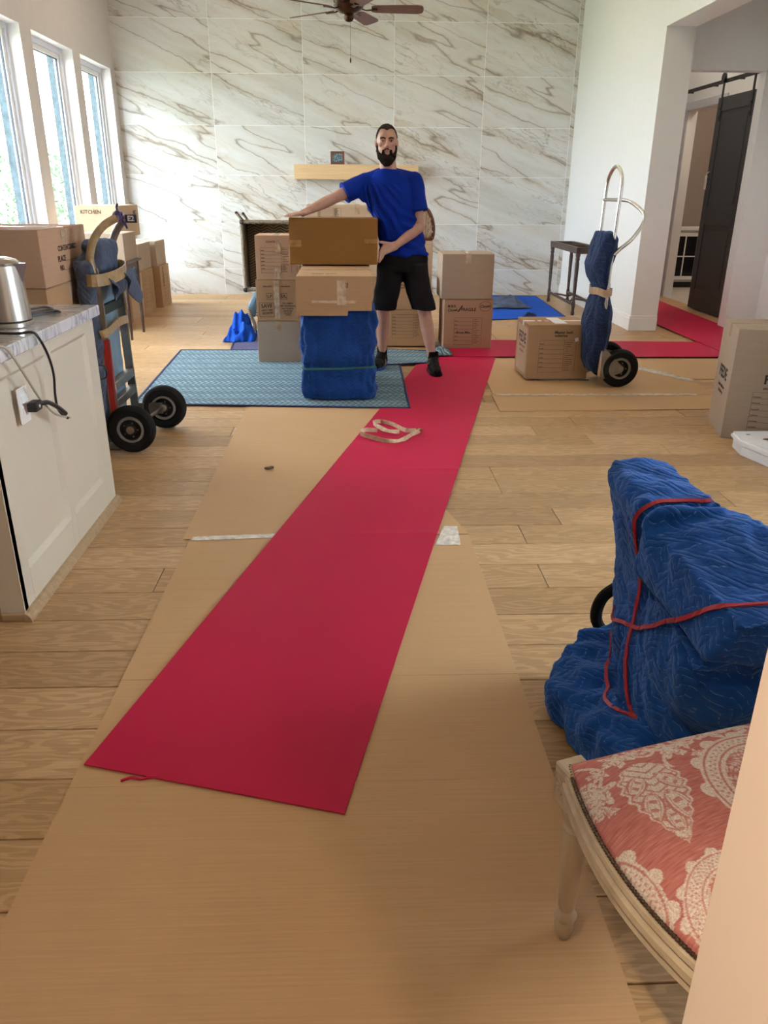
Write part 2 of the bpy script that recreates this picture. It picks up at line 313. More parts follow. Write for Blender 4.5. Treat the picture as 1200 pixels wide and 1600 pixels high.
def add_tube(bm, pts, r, seg=10, closed=False, flat=None):
    fr = frames(pts, closed); rings = []
    for i, (p, t, a, b) in enumerate(fr):
        rr = r[i] if isinstance(r, (list, tuple)) else r
        ra, rb = (rr, rr) if flat is None else (rr*flat[0], rr*flat[1])
        rings.append([bm.verts.new(p + a*ra*cos(2*pi*k/seg) + b*rb*sin(2*pi*k/seg)) for k in range(seg)])
    m = len(rings)
    for i in range(m if closed else m-1):
        A, B = rings[i], rings[(i+1) % m]
        for k in range(seg): bm.faces.new((A[k], A[(k+1) % seg], B[(k+1) % seg], B[k]))
    if not closed: bm.faces.new(rings[0][::-1]); bm.faces.new(rings[-1])
    return bm
def tube(pts, r, seg=10, closed=False, flat=None, sm=0):
    if sm: pts = smooth_pts(pts, sm, closed)
    return add_tube(bm_new(), pts, r, seg, closed, flat)
def ribbon(pts, width, th=0.003, wdir=None, closed=False, sm=0, bm=None):
    """flat strip: wdir gives the width direction (a vector or one per point)"""
    if sm:
        if isinstance(wdir, list): wdir = smooth_pts(wdir, sm, closed)
        pts = smooth_pts(pts, sm, closed)
    bm = bm or bm_new(); fr = frames(pts, closed); rings = []
    for i, (p, t, a, b) in enumerate(fr):
        wd = Vector(wdir[i] if isinstance(wdir, list) else wdir) if wdir is not None else a
        wd = (wd - t*wd.dot(t)).normalized(); nn = t.cross(wd)
        rings.append([bm.verts.new(p + wd*width/2*x + nn*th/2*y) for x, y in ((-1, -1), (1, -1), (1, 1), (-1, 1))])
    m = len(rings)
    for i in range(m if closed else m-1):
        A, B = rings[i], rings[(i+1) % m]
        for k in range(4): bm.faces.new((A[k], A[(k+1) % 4], B[(k+1) % 4], B[k]))
    if not closed: bm.faces.new(rings[0][::-1]); bm.faces.new(rings[-1])
    return bm
def add_lathe(bm, prof, seg=20, mt=None, flute=None, cap=True):
    mt = mt or Matrix.Identity(4); rings = []
    for r, z in prof:
        ring = []
        for k in range(seg):
            a = 2*pi*k/seg; rr = r
            if flute and flute[0] < z < flute[1]: rr = r*(1-0.11*(0.5-0.5*cos(a*flute[2])))
            ring.append(bm.verts.new(mt @ Vector((rr*cos(a), rr*sin(a), z))))
        rings.append(ring)
    for A, B in zip(rings, rings[1:]):
        for k in range(seg): bm.faces.new((A[k], A[(k+1) % seg], B[(k+1) % seg], B[k]))
    if cap: bm.faces.new(rings[0][::-1]); bm.faces.new(rings[-1])
    return bm
def lathe(prof, seg=20, mt=None, flute=None): return add_lathe(bm_new(), prof, seg, mt, flute)
def between(a, b):
    a, b = Vector(a), Vector(b); d = b-a; q = Vector((0, 0, 1)).rotation_difference(d.normalized())
    return Matrix.Translation(a) @ q.to_matrix().to_4x4(), d.length
def grid_sheet(fn, nu, nv, th=0.0):
    bm = bm_new(); V = [[bm.verts.new(fn(i/nu, j/nv)) for j in range(nv+1)] for i in range(nu+1)]
    for i in range(nu):
        for j in range(nv): bm.faces.new((V[i][j], V[i+1][j], V[i+1][j+1], V[i][j+1]))
    if th: bmesh.ops.recalc_face_normals(bm, faces=bm.faces); bmesh.ops.solidify(bm, geom=bm.faces[:], thickness=th)
    return bm
def poly_prism(pts, z0, z1, bm=None):
    bm = bm or bm_new(); a = [bm.verts.new((x, y, z0)) for x, y in pts]; b = [bm.verts.new((x, y, z1)) for x, y in pts]
    n = len(pts); bm.faces.new(a[::-1]); bm.faces.new(b)
    for i in range(n): bm.faces.new((a[i], a[(i+1) % n], b[(i+1) % n], b[i]))
    return bm

def finish(name, bm, mat, parent=None, loc=None, rotz=0.0, smooth=False, world=False, angle=35):
    if isinstance(bm, bmesh.types.BMesh):
        if world and parent is not None: bmesh.ops.transform(bm, matrix=RM[parent.name].inverted(), verts=bm.verts)
        bmesh.ops.recalc_face_normals(bm, faces=bm.faces)
        me = bpy.data.meshes.new(name); bm.to_mesh(me); bm.free()
    else:
        me = bm
        if world and parent is not None: me.transform(RM[parent.name].inverted())
    me.materials.clear(); me.materials.append(mat)
    if smooth:
        me.shade_smooth()
        if angle < 180: me.set_sharp_from_angle(angle=radians(angle))
    o = bpy.data.objects.new(name, me); COL.objects.link(o)
    if parent is not None: o.parent = parent
    if loc is not None: o.location = loc
    o.rotation_euler.z = rotz
    return o
RM = {}
def thing(name, label, cat, loc=(0, 0, 0), rotz=0.0, group=None):
    o = bpy.data.objects.new(name, None); COL.objects.link(o); o.location = loc; o.rotation_euler = (0, 0, rotz)
    o.empty_display_size = 0.1; o['label'] = label; o['category'] = cat
    if group: o['group'] = group
    RM[o.name] = Matrix.Translation(loc) @ Matrix.Rotation(rotz, 4, 'Z'); return o
def tag(o, label, cat, group=None):
    o['label'] = label; o['category'] = cat
    if group: o['group'] = group
    return o
def solo(name, bm, mat, label, cat, loc=(0, 0, 0), rotz=0, smooth=False, group=None, angle=35):
    """a thing that is one mesh, its vertices given in world space, its origin put at loc"""
    if isinstance(bm, bmesh.types.BMesh): bmesh.ops.translate(bm, vec=-Vector(loc), verts=bm.verts)
    return tag(finish(name, bm, mat, None, loc, rotz, smooth, angle=angle), label, cat, group)
def struct(name, bm, mat, parent=None, smooth=False):
    o = finish(name, bm, mat, parent, smooth=smooth)
    if parent is None: o['kind'] = 'structure'
    return o

def text_bm(s, size, font_bold=False, ext=0.0004):
    cu = bpy.data.curves.new('t', 'FONT'); cu.body = s; cu.size = size; cu.align_x = 'CENTER'; cu.align_y = 'CENTER'; cu.extrude = ext
    cu.resolution_u = 2
    if font_bold: cu.offset = size*0.03
    o = bpy.data.objects.new('t', cu); COL.objects.link(o)
    bpy.context.view_layer.update()
    me = bpy.data.meshes.new_from_object(o.evaluated_get(bpy.context.evaluated_depsgraph_get()))
    bm = bm_new(); bm.from_mesh(me); bpy.data.objects.remove(o); bpy.data.curves.remove(cu); bpy.data.meshes.remove(me)
    return bm
def put(bm, mt): bmesh.ops.transform(bm, matrix=mt, verts=bm.verts); return bm
def join(dst, src):
    me = bpy.data.meshes.new('j'); src.to_mesh(me); src.free(); dst.from_mesh(me); bpy.data.meshes.remove(me); return dst
FRONT = Matrix.Rotation(radians(90), 4, 'X')              # XY plane -> facing -Y
def face_mt(side, w, d, h):
    """text/print plane (x right, y up, z out) onto a face of a carton centred on the origin, base at z=0"""
    if side == 'front': return Matrix.Translation((0, -d/2-0.0009, h/2)) @ FRONT
    if side == 'left': return Matrix.Translation((-w/2-0.0009, 0, h/2)) @ Matrix.Rotation(radians(-90), 4, 'Z') @ FRONT
    if side == 'right': return Matrix.Translation((w/2+0.0009, 0, h/2)) @ Matrix.Rotation(radians(90), 4, 'Z') @ FRONT
    if side == 'top': return Matrix.Translation((0, 0, h+0.0045))

# blob: union of solid primitives by voxel remesh, then smoothing
def blob(prims, voxel=0.008, smooth=4, disp=None):
    bm = bm_new()
    for p in prims:
        k = p[0]
        if k == 'cap':                                     # capsule with tapered radius
            _, a, ra, b, rb = p; a, b = Vector(a), Vector(b); mt, L = between(a, b)
            prof = []
            for i in range(6): t = -pi/2 + (pi/2)*i/5; prof.append((max(ra*cos(t), 1e-4), ra*sin(t)))
            for i in range(6): t = (pi/2)*i/5; prof.append((max(rb*cos(t), 1e-4), L+rb*sin(t)))
            add_lathe(bm, prof, 20, mt)
        elif k == 'cone':                                  # flat ended
            _, a, ra, b, rb = p[:5]; mt, L = between(a, b); add_lathe(bm, [(ra, 0), (rb, L)], 28, mt)
        elif k == 'ell':
            _, c, r = p[:3]; rot = p[3].to_4x4() if len(p) > 3 else Matrix.Identity(4)
            bmesh.ops.create_uvsphere(bm, u_segments=28, v_segments=18, radius=1, matrix=Matrix.Translation(c) @ rot @ Matrix.Diagonal((*r, 1)))
        elif k == 'box':
            _, c, s = p[:3]; rot = p[3] if len(p) > 3 else None
            add_box(bm, c, s, rot, p[4] if len(p) > 4 else 0.0, 3)
        elif k == 'hull':                                  # convex hull of points
            vs = [bm.verts.new(q) for q in p[1]]; bmesh.ops.convex_hull(bm, input=vs)
        elif k == 'ring':                                  # lofted stack of ellipses [(centre, rx, ry)]
            rings = []
            for c, rx, ry in p[1]:
                rings.append([bm.verts.new(Vector(c)+Vector((rx*cos(2*pi*i/28), ry*sin(2*pi*i/28), 0))) for i in range(28)])
            for A, B in zip(rings, rings[1:]):
                for i in range(28): bm.faces.new((A[i], A[(i+1) % 28], B[(i+1) % 28], B[i]))
            bm.faces.new(rings[0][::-1]); bm.faces.new(rings[-1])
    bmesh.ops.recalc_face_normals(bm, faces=bm.faces)
    me = bpy.data.meshes.new('blob'); bm.to_mesh(me); bm.free()
    o = bpy.data.objects.new('blob', me); COL.objects.link(o)
    r = o.modifiers.new('r', 'REMESH'); r.mode = 'VOXEL'; r.voxel_size = voxel
    if smooth: s = o.modifiers.new('s', 'SMOOTH'); s.iterations = smooth; s.factor = 0.5
    bpy.context.view_layer.update()
    out = bpy.data.meshes.new_from_object(o.evaluated_get(bpy.context.evaluated_depsgraph_get()))
    bpy.data.objects.remove(o)
    if disp:
        ns = [v.normal.copy() for v in out.vertices]
        for v, n in zip(out.vertices, ns): v.co = v.co + n*disp(v.co, n)
    return out

# ================================================================== SETTING
# floor: sub floor plus individual oak planks laid along X
fl = struct('floor', b2(XL-0.1, 4.5, -1.2, 13.2, -0.06, -0.014), M['shoe'])
PW = 0.2; lens = [1.5, 1.9, 2.3]; plank_me = {}
def plank_mesh(L):
    L = round(L, 3)
    if L not in plank_me:
        bm = bx((0, 0, 0), (L-0.003, PW-0.0035, 0.014), 0.0016)
        me = bpy.data.meshes.new('plank'); bm.to_mesh(me); bm.free(); me.materials.append(M['oak']); plank_me[L] = me
    return plank_me[L]
random.seed(11)
row = 0
y = 0.41
while y < 13.1:
    x = XL - random.choice((0, 0.4, 0.9, 1.3)); xe = 4.45
    while x < xe:
        L = random.choice(lens) if y < 9 else 2.6
        if x + L > XL:
            o = bpy.data.objects.new('plank', plank_mesh(L)); COL.objects.link(o); o.parent = fl
            o.location = (x+L/2, y+PW/2, -0.007)
        x += L
    y += PW
random.seed(5)
struct('ceiling', join(join(b2(XL-0.3, 6.5, 4.4, 13.2, 4.2, 4.35), b2(XL-0.3, XR+TK, -1.3, 4.5, 2.9, 3.15)), b2(XR+TK, 6.5, 3.05, 4.5, 4.2, 4.35)), M['ceil'])
struct('trim_1', b2(XL, XR, 4.4, 4.52, 2.9, 4.2), M['paint'])

# marble back wall
wb = struct('wall_back', b2(XL-0.2, XR+0.1, YB+0.0012, YB+0.2, 0, 4.2), M['grout'])
XJ = [XL, -1.819, -0.627, 0.566, 1.758, 2.95, XR]; ZJ = [0, 0.35, 0.96, 1.57, 2.18, 2.79, 3.40, 4.01, 4.2]
for i in range(len(XJ)-1):
    for j in range(len(ZJ)-1):
        a, b, c, d = XJ[i], XJ[i+1], ZJ[j], ZJ[j+1]; g = 0.0018
        if i == 5: a += 0
        bm = bx((0, 0, 0), (b-a-2*g, 0.012, d-c-2*g), 0.001)
        o = finish('tile', bm, M['marble'], wb, ((a+b)/2, YB+0.006, (c+d)/2))
# left wall with five tall openings
bm = bm_new(); ys = [-1.2] + [v for ab in WIN for v in ab] + [YB+0.01]
for i in range(0, len(ys), 2): b2(XL-0.14, XL, ys[i], ys[i+1], 0, 4.2, 0, bm)
for a, b in WIN:
    b2(XL-0.14, XL, a, b, 0, WZ0, 0, bm); b2(XL-0.14, XL, a, b, WZ1, 4.2, 0, bm)
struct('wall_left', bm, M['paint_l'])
bm = bm_new()
for i in range(0, len(ys), 2): b2(XL-0.29, XL-0.2, ys[i]-0.0, ys[i+1], 0, 4.3, 0, bm)
for a, b in WIN:
    b2(XL-0.29, XL-0.2, a, b, 0, WZ0-0.03, 0, bm); b2(XL-0.29, XL-0.2, a, b, WZ1, 4.3, 0, bm)
struct('wall_exterior', bm, M['stone'])
for n, (a, b) in enumerate(WIN, 1):
    bm = bm_new(); x0, x1 = XL-0.20, XL-0.11; t = 0.055
    for (ya, yb, za, zb) in ((a, a+t, WZ0, WZ1), (b-t, b, WZ0, WZ1), (a+t, b-t, WZ0, WZ0+t), (a+t, b-t, WZ1-t, WZ1)): b2(x0, x1, ya, yb, za, zb, 0.003, bm)
    wn = struct('window_%d' % n, bm, M['frame'])
    bm = bm_new(); a2, b2_, z0, z1, s = a+t, b-t, WZ0+t, WZ1-t, 0.05
    for (ya, yb, za, zb) in ((a2, a2+s, z0, z1), (b2_-s, b2_, z0, z1), (a2+s, b2_-s, z0, z0+s), (a2+s, b2_-s, z1-s, z1)): b2(x0+0.02, x1-0.022, ya, yb, za, zb, 0.004, bm)
    finish('sash', bm, M['trim'], wn)
    bm = bm_new(); a3, b3, z0, z1, s = a2+s, b2_-s, z0+s, z1-s, 0.008
    for (ya, yb, za, zb) in ((a3, a3+s, z0, z1), (b3-s, b3, z0, z1), (a3, b3, z0, z0+s), (a3, b3, z1-s, z1)): b2(x0+0.035, x1-0.035, ya, yb, za, zb, 0, bm)
    finish('gasket', bm, M['gasket'], wn)
    finish('pane', b2(x0+0.045, x0+0.051, a3, b3, z0, z1), M['glass'], wn)
    # painted reveal lining
    bm = bm_new(); b2(XL-0.14, XL+0.002, b-0.004, b+0.0, WZ0, WZ1, 0, bm); b2(XL-0.14, XL+0.002, a, a+0.004, WZ0, WZ1, 0, bm)
    b2(XL-0.14, XL+0.002, a, b, WZ1-0.004, WZ1, 0, bm); finish('reveal', bm, M['trim'], wn)
    finish('sill', b2(XL-0.14, XL+0.03, a-0.02, b+0.02, WZ0-0.025, WZ0+0.004, 0.004), M['trim'], wn)

# right wall, opening to the hall, hall walls
bm = bm_new()
b2(XR, XR+TK, 8.50, 13.1, 0, 4.2, 0, bm)                         # pier and wall up to the marble
b2(XR, XR+TK, 3.2, 8.50, 2.86, 4.2, 0, bm)                         # header over the opening
for ya, yb, za, zb in ((-1.2, RW[0], 0, 4.2), (RW[1], 3.2, 0, 4.2), (RW[0], RW[1], 0, RW[2]), (RW[0], RW[1], RW[3], 4.2)): b2(XR, XR+TK, ya, yb, za, zb, 0, bm)
struct('wall_right', bm, M['paint'])
HX = XR+TK
bm = bm_new()
b2(HX, HX+0.02, 8.60, 8.75, 0, 4.2, 0, bm); b2(4.10, 4.60, 8.60, 8.75, 0, 4.2, 0, bm); b2(HX, 4.6, 8.60, 8.75, 2.51, 4.2, 0, bm)
struct('wall_hall_back', bm, M['paint'])
struct('wall_hall_right', b2(4.44, 4.56, 3.2, 8.60, 0, 4.2), M['paint'])
struct('wall_hall_front', b2(XR, 4.6, 3.05, 3.2, 0, 4.2), M['paint'])
CX = 4.50                                                            # corridor right wall, with the barn door opening
bm = bm_new(); b2(CX, CX+0.12, 8.75, 10.38, 0, 4.2, 0, bm); b2(CX, CX+0.12, 11.46, 13.0, 0, 4.2, 0, bm); b2(CX, CX+0.12, 10.38, 11.46, 2.40, 4.2, 0, bm)
struct('wall_corridor', bm, M['paint'])
struct('wall_corridor_end', b2(HX-0.1, CX, 12.9, 13.0, 0, 4.2), M['paint'])
bm = bm_new()
for (ya, yb, za, zb) in ((10.30, 10.38, 0, 2.40), (11.46, 11.55, 0, 2.40), (10.30, 11.55, 2.40, 2.50)): b2(CX-0.018, CX, ya, yb, za, zb, 0.003, bm)
struct('trim_2', bm, M['cab_grey'])
# room beyond the barn door
bm = bm_new(); b2(CX+0.12, 6.5, 13.0, 13.1, 0, 3.2, 0, bm); b2(6.4, 6.5, 9.8, 13.0, 0, 3.2, 0, bm); b2(CX+0.12, 6.5, 9.7, 9.8, 0, 3.2, 0, bm)
struct('wall_far_room', bm, M['taupe'])
struct('floor_far_room', b2(CX, 6.5, 9.7, 13.1, -0.05, 0.002), M['palefloor'])
struct('ceiling_far_room', b2(CX+0.12, 6.5, 9.7, 13.1, 3.2, 3.3), M['ceil'])
bm = bm_new(); y0, y1, z0, z1 = RW
for ya, yb, za, zb in ((y0, y0+.07, z0, z1), (y1-.07, y1, z0, z1), (y0, y1, z0, z0+.07), (y0, y1, z1-.07, z1)): b2(XR+0.14, XR+0.22, ya, yb, za, zb, 0.003, bm)
wn = struct('window_%d' % (len(WIN)+1), bm, M['frame']); finish('pane', b2(XR+0.175, XR+0.181, y0+.07, y1-.07, z0+.07, z1-.07), M['glass'], wn)
struct('ground_side', b2(XR+TK, 30, -12, 3.0, -0.3, -0.16), M['grass'])
# baseboards
def board(name, x0, x1, y0, y1, nx, ny, h=0.16):
    bm = bm_new(); b2(x0, x1, y0, y1, 0, h-0.03, 0.002, bm)
    b2(x0 + (0.004 if nx < 0 else 0), x1 - (0.004 if nx > 0 else 0), y0 + (0.004 if ny < 0 else 0), y1 - (0.004 if ny > 0 else 0), h-0.03, h, 0.003, bm)
    struct(name, bm, M['trim'])
board('baseboard_right', XR-0.016, XR, 8.484, YB, -1, 0)
board('baseboard_pier', XR-0.016, HX+0.001, 8.484, 8.50, 0, -1)
board('baseboard_hall', 4.10, 4.44, 8.584, 8.60, 0, -1)
board('baseboard_hall_right', 4.424, 4.44, 3.2, 8.584, -1, 0)
board('baseboard_left', XL, XL+0.016, 3.6, YB, 1, 0)
# front walls (behind the camera) and the near wall edge at the right of the frame
struct('wall_front', b2(XL-0.3, XR+TK, -1.3, -1.2, 0, 3.1), M['taupe'])
struct('wall_near_right', b2(0.325, 1.9, 0.40, 0.52, 0, 3.0, 0.006), M['warm_lit'])
struct('trim_3', b2(-0.86, -0.775, 1.06, 1.20, 0, 0.012, 0.003), M['shoe'])
# outside
struct('ground_outside', b2(-40, XL-0.29, -12, 30, -0.30, -0.16), M['grass'])
struct('patio', b2(-6.2, XL-0.29, 1.0, 13.0, -0.16, -0.04), M['paving'])
# ================================================================== CEILING THINGS
def downlight(x, y, z, label):
    t = thing('recessed_downlight', label, 'ceiling light', (x, y, z), 0, 'recessed ceiling lights')
    finish('trim_ring', add_tube(bm_new(), [(0.085*cos(a*pi/12), 0.085*sin(a*pi/12), -0.004) for a in range(24)], 0.012, 8, True), M['white'], t, smooth=True)
    finish('lens', lathe([(0.075, -0.008), (0.075, -0.001)], 24), M['lightglow'], t)
for x, y, w_ in ((-1.9, 9.6, 'left far'), (1.5, 9.6, 'right far'), (-1.9, 6.9, 'left middle'), (1.5, 6.9, 'right middle'), (-1.9, 4.8, 'left near'), (1.5, 4.8, 'right near')): downlight(x, y, 4.2, 'round recessed light at the %s of the high living room ceiling' % w_)
downlight(-0.60, 0.10, 2.9, 'round unseen fill light added above the camera to brighten the near wall edge')  # fixture for the added spot on the near wall edge
downlight(5.3, 11.2, 3.2, 'round fill light added in the ceiling of the room past the barn door')
lamp('far_room_fill_light', 'POINT', (5.3, 11.2, 3.05), 7, WARM, 0.08)  # added lamp that lifts the dark room past the barn door
lamp('corridor_fill_light', 'POINT', (3.85, 9.9, 4.0), 6, (1.0, 0.93, 0.86), 0.08); downlight(3.85, 9.9, 4.2, 'round fill light added in the ceiling of the barn door corridor')  # lamp and fixture added so the corridor and barn door are not black
downlight(0.72, -0.55, 2.9, 'round recessed light in the lower kitchen ceiling behind the camera')

def ceiling_fan():
    t = thing('ceiling_fan', 'bronze ceiling fan with brown wooden blades hanging before the marble wall', 'fan', (-0.015, 8.0, 2.87))
    finish('downrod', lathe([(0.012, 0.12), (0.012, 1.25)], 12), M['bronze'], t, smooth=True)
    finish('canopy', lathe([(0.012, 1.20), (0.05, 1.24), (0.065, 1.30), (0.065, 1.33)], 20), M['bronze'], t, smooth=True)
    finish('motor_housing', lathe([(0.03, -0.045), (0.075, -0.035), (0.12, -0.005), (0.135, 0.02), (0.125, 0.035), (0.135, 0.05), (0.125, 0.085), (0.07, 0.12), (0.02, 0.14)], 28), M['bronze'], t, smooth=True)
    finish('bottom_finial', lathe([(0.008, -0.105), (0.03, -0.098), (0.044, -0.08), (0.046, -0.062), (0.036, -0.05), (0.05, -0.04), (0.05, -0.03)], 24), M['bronze'], t, smooth=True)
    bm = bm_new()
    for i in range(26): bmesh.ops.create_icosphere(bm, subdivisions=1, radius=0.0032, matrix=Matrix.Translation((0.012, 0, -0.11-i*0.0105)))
    finish('pull_chain', bm, M['bronze'], t)
    finish('chain_pull', lathe([(0.003, -0.42), (0.008, -0.405), (0.006, -0.385), (0.0025, -0.378)], 10, Matrix.Translation((0.012, 0, 0))), M['bronze'], t, smooth=True)
    for k in range(5):
        a = radians(-2 + 72*k); R = Matrix.Rotation(a, 4, 'Z'); tilt = Matrix.Rotation(radians(-14), 4, 'X')
        out = [(0.20, -0.045), (0.24, -0.06), (0.60, -0.075), (0.645, -0.06), (0.655, -0.03), (0.655, 0.03), (0.645, 0.06), (0.60, 0.075), (0.24, 0.06), (0.20, 0.045)]
        bm = poly_prism(out, -0.004, 0.004); put(bm, R @ Matrix.Translation((0, 0, -0.005)) @ tilt)
        b = finish('blade', bm, M['blade'], t)
        bm = add_tube(bm_new(), [(0.10, 0, 0.0), (0.15, 0.0, -0.016), (0.21, 0, -0.012), (0.25, 0, -0.011)], [0.014, 0.011, 0.016, 0.02], 8, flat=(0.5, 1.3)); put(bm, R)
        finish('blade_iron', bm, M['bronze'], b, smooth=True)
ceiling_fan()

# ================================================================== CARTONS
def form_print(w, h):
    """packing form: frame, ruled lines, tick column"""
    bm = bm_new(); t = 0.0018
    def ln(x0, y0, x1, y1, k=1.0):
        if abs(x1-x0) > abs(y1-y0): add_box(bm, ((x0+x1)/2, (y0+y1)/2, 0), (abs(x1-x0), t*k, 0.0006))
        else: add_box(bm, ((x0+x1)/2, (y0+y1)/2, 0), (t*k, abs(y1-y0), 0.0006))
    cx = -w/2 + w*0.68
    ln(-w/2, h/2, w/2, h/2); ln(-w/2, h/2, -w/2, -h/2); ln(cx, h/2, cx, -h/2, 1.3); ln(w/2, h/2, w/2, -h/2); ln(-w/2, -h/2, w/2*0.3, -h/2)
    for i in range(1, 7): yy = h/2 - h*i/7; ln(-w/2, yy, cx, yy); ln(-w/2+0.004, yy+h*0.03, -w/2+w*0.12, yy+h*0.03, 2.4)
    for i in range(14):
        yy = h/2 - h*(i+1)/15; ln(cx+0.008, yy, cx+w*(0.12+0.13*random.random()), yy, 1.9)
    return bm
def carton(label, w, d, h, loc, rotz=0.0, mat='carton', seam='x', tape='tape', prints=(), group=None, front_tape=True, top_h=0.004):
    """prints: list of (side, kind, args) ; loc is the centre of the base"""
    t = thing('cardboard_box', label, 'box', loc, radians(rotz), group)
    bm = bx((0, 0, h/2), (w, d, h), 0.004, seg=2)
    finish('body', bm, M[mat], t)
    g = 0.004
    if seam == 'x':      # seam runs along x (left-right)
        for s in (-1, 1): finish('flap', bx((0, s*(d/4+g/4), h+0.0015), (w-0.003, d/2-g/2-0.002, 0.003), 0.001), M[mat], t)
        bm = bm_new(); add_box(bm, (0, 0, h+0.0033), (w+0.002, 0.048, 0.0006)); 
        for s in (-1, 1): add_box(bm, (s*(w/2+0.0005), 0, h-0.035), (0.0006, 0.048, 0.075))
    else:
        for s in (-1, 1): finish('flap', bx((s*(w/4+g/4), 0, h+0.0015), (w/2-g/2-0.002, d-0.003, 0.003), 0.001), M[mat], t)
        bm = bm_new(); add_box(bm, (0, 0, h+0.0033), (0.048, d+0.002, 0.0006))
        if front_tape: 
            for s in (-1, 1): add_box(bm, (0, s*(d/2+0.0005), h-0.04), (0.048, 0.0006, 0.085))
    finish('tape', bm, M[tape], t)
    for pr in prints:
        side, kind = pr[0], pr[1]; F = face_mt(side, w, d, h)
        if kind == 'form':
            _, _, ox, oy, fw, fh = pr[:6]; bm = put(form_print(fw, fh), F @ Matrix.Translation((ox, oy, 0))); finish('printed_form', bm, M['ink'], t)
        elif kind == 'text':
            _, _, s, size, ox, oy = pr[:6]; mk = pr[6] if len(pr) > 6 else 'ink'; ang = pr[7] if len(pr) > 7 else 0
            bm = put(text_bm(s, size, True), F @ Matrix.Translation((ox, oy, 0)) @ Matrix.Rotation(radians(ang), 4, 'Z')); finish('lettering', bm, M[mk], t)
        elif kind == 'rule':
            _, _, L, ox, oy = pr[:5]; bm = put(bx((0, 0, 0), (L, 0.002, 0.0006)), F @ Matrix.Translation((ox, oy, 0))); finish('printed_line', bm, M['ink'], t)
        elif kind == 'patch':
            _, _, pw, ph, ox, oy, mk = pr[:7]; ang = pr[7] if len(pr) > 7 else 0
            bm = put(bx((0, 0, 0), (pw, ph, 0.0007)), F @ Matrix.Translation((ox, oy, 0)) @ Matrix.Rotation(radians(ang), 4, 'Z')); finish('label_patch', bm, M[mk], t)
        elif kind == 'frame':
            _, _, pw, ph, ox, oy = pr[:6]; bm = bm_new()
            for a, b, c, d_ in ((0, ph/2, pw, .003), (0, -ph/2, pw, .003), (pw/2, 0, .003, ph), (-pw/2, 0, .003, ph)): add_box(bm, (a, b, 0), (c, d_, 0.0006))
            finish('printed_frame', put(bm, F @ Matrix.Translation((ox, oy, 0))), M['ink'], t)
        elif kind == 'ring':
            _, _, r, ox, oy = pr[:5]; pts = [(r*cos(a*pi/12), r*0.8*sin(a*pi/12), 0) for a in range(24)]
            finish('printed_ring', put(add_tube(bm_new(), pts, 0.0016, 4, True), F @ Matrix.Translation((ox, oy, 0))), M['ink'], t)
    return t
def crumpled_tape(root, w, h, loc, mat='cleartape', face='front', name='tape'):
    """wrinkled strip of tape lying on a face"""
    seed = random.random()*50
    def fn(u, v):
        x = (u-0.5)*w*(1+0.10*noise.noise(Vector((v*7, seed, 0)))); yv = (v-0.5)*h
        return Vector((x, yv, 0.0015+0.0030*abs(noise.noise(Vector((x*60, yv*40, seed))))))
    bm = grid_sheet(fn, 12, 40, 0.0006)
    put(bm, Matrix.Translation(loc) @ (FRONT if face == 'front' else Matrix.Identity(4)))
    return finish(name, bm, M[mat], root)

# three boxes stacked left of the mover (front face y=6.77)
d = 0.34; cy = 6.77+d/2
c1 = carton('plain greyish brown box on the teal pad, lowest of three stacked left of the mover', 0.365, d+0.02, 0.346, (-0.637, cy+0.01, 0.012), 0, 'carton_g', 'y', front_tape=True)
c2 = carton('brown box printed SAVE with crumpled tape, middle one of three stacked left of the mover', 0.345, d, 0.334, (-0.640, cy, 0.364), 0, 'carton', 'y', 'cleartape',
   (('front', 'text', 'SMALL BOX', 0.014, -0.075, 0.115), ('front', 'text', 'FOR BOOKS', 0.014, 0.075, 0.115),
    ('front', 'frame', 0.05, 0.05, -0.060, 0.035), ('front', 'text', 'L.F', 0.030, -0.060, 0.035), ('front', 'frame', 0.05, 0.05, 0.060, 0.035), ('front', 'text', 'UL', 0.034, 0.060, 0.035),
    ('front', 'text', 'SAVE', 0.042, -0.088, -0.045, 'ink', 3), ('front', 'text', 'NEXT TIME', 0.019, -0.086, -0.080, 'ink', 3), ('front', 'text', 'REORDER', 0.021, -0.082, -0.104, 'ink', 5),
    ('front', 'frame', 0.125, 0.115, -0.088, -0.076),
    ('front', 'text', 'ITS A SIMPLE', 0.016, 0.090, -0.022), ('front', 'text', 'AND AFFORDABLE', 0.016, 0.088, -0.044), ('front', 'text', 'WAY TO MOVE', 0.014, 0.088, -0.066),
    ('front', 'text', 'AND STORE', 0.014, 0.088, -0.085), ('front', 'text', 'ALL YOUR', 0.013, 0.088, -0.103), ('front', 'text', 'THINGS', 0.013, 0.088, -0.12)), front_tape=False)
crumpled_tape(c2, 0.045, 0.31, (0.0, -d/2-0.003, 0.175))
c3 = carton('pinkish brown box with a printed form, topmost of three stacked left of the mover', 0.335, d, 0.345, (-0.633, cy, 0.702), 0, 'carton_p', 'y', 'cleartape',
   (('front', 'form', -0.0, -0.02, 0.25, 0.20), ('front', 'text', 'CONTENTS', 0.022, -0.02, 0.125)), front_tape=False)
crumpled_tape(c3, 0.05, 0.10, (0.01, -d/2-0.002, 0.06)); crumpled_tape(c3, 0.045, 0.09, (0.02, -d/2-0.002, 0.26))

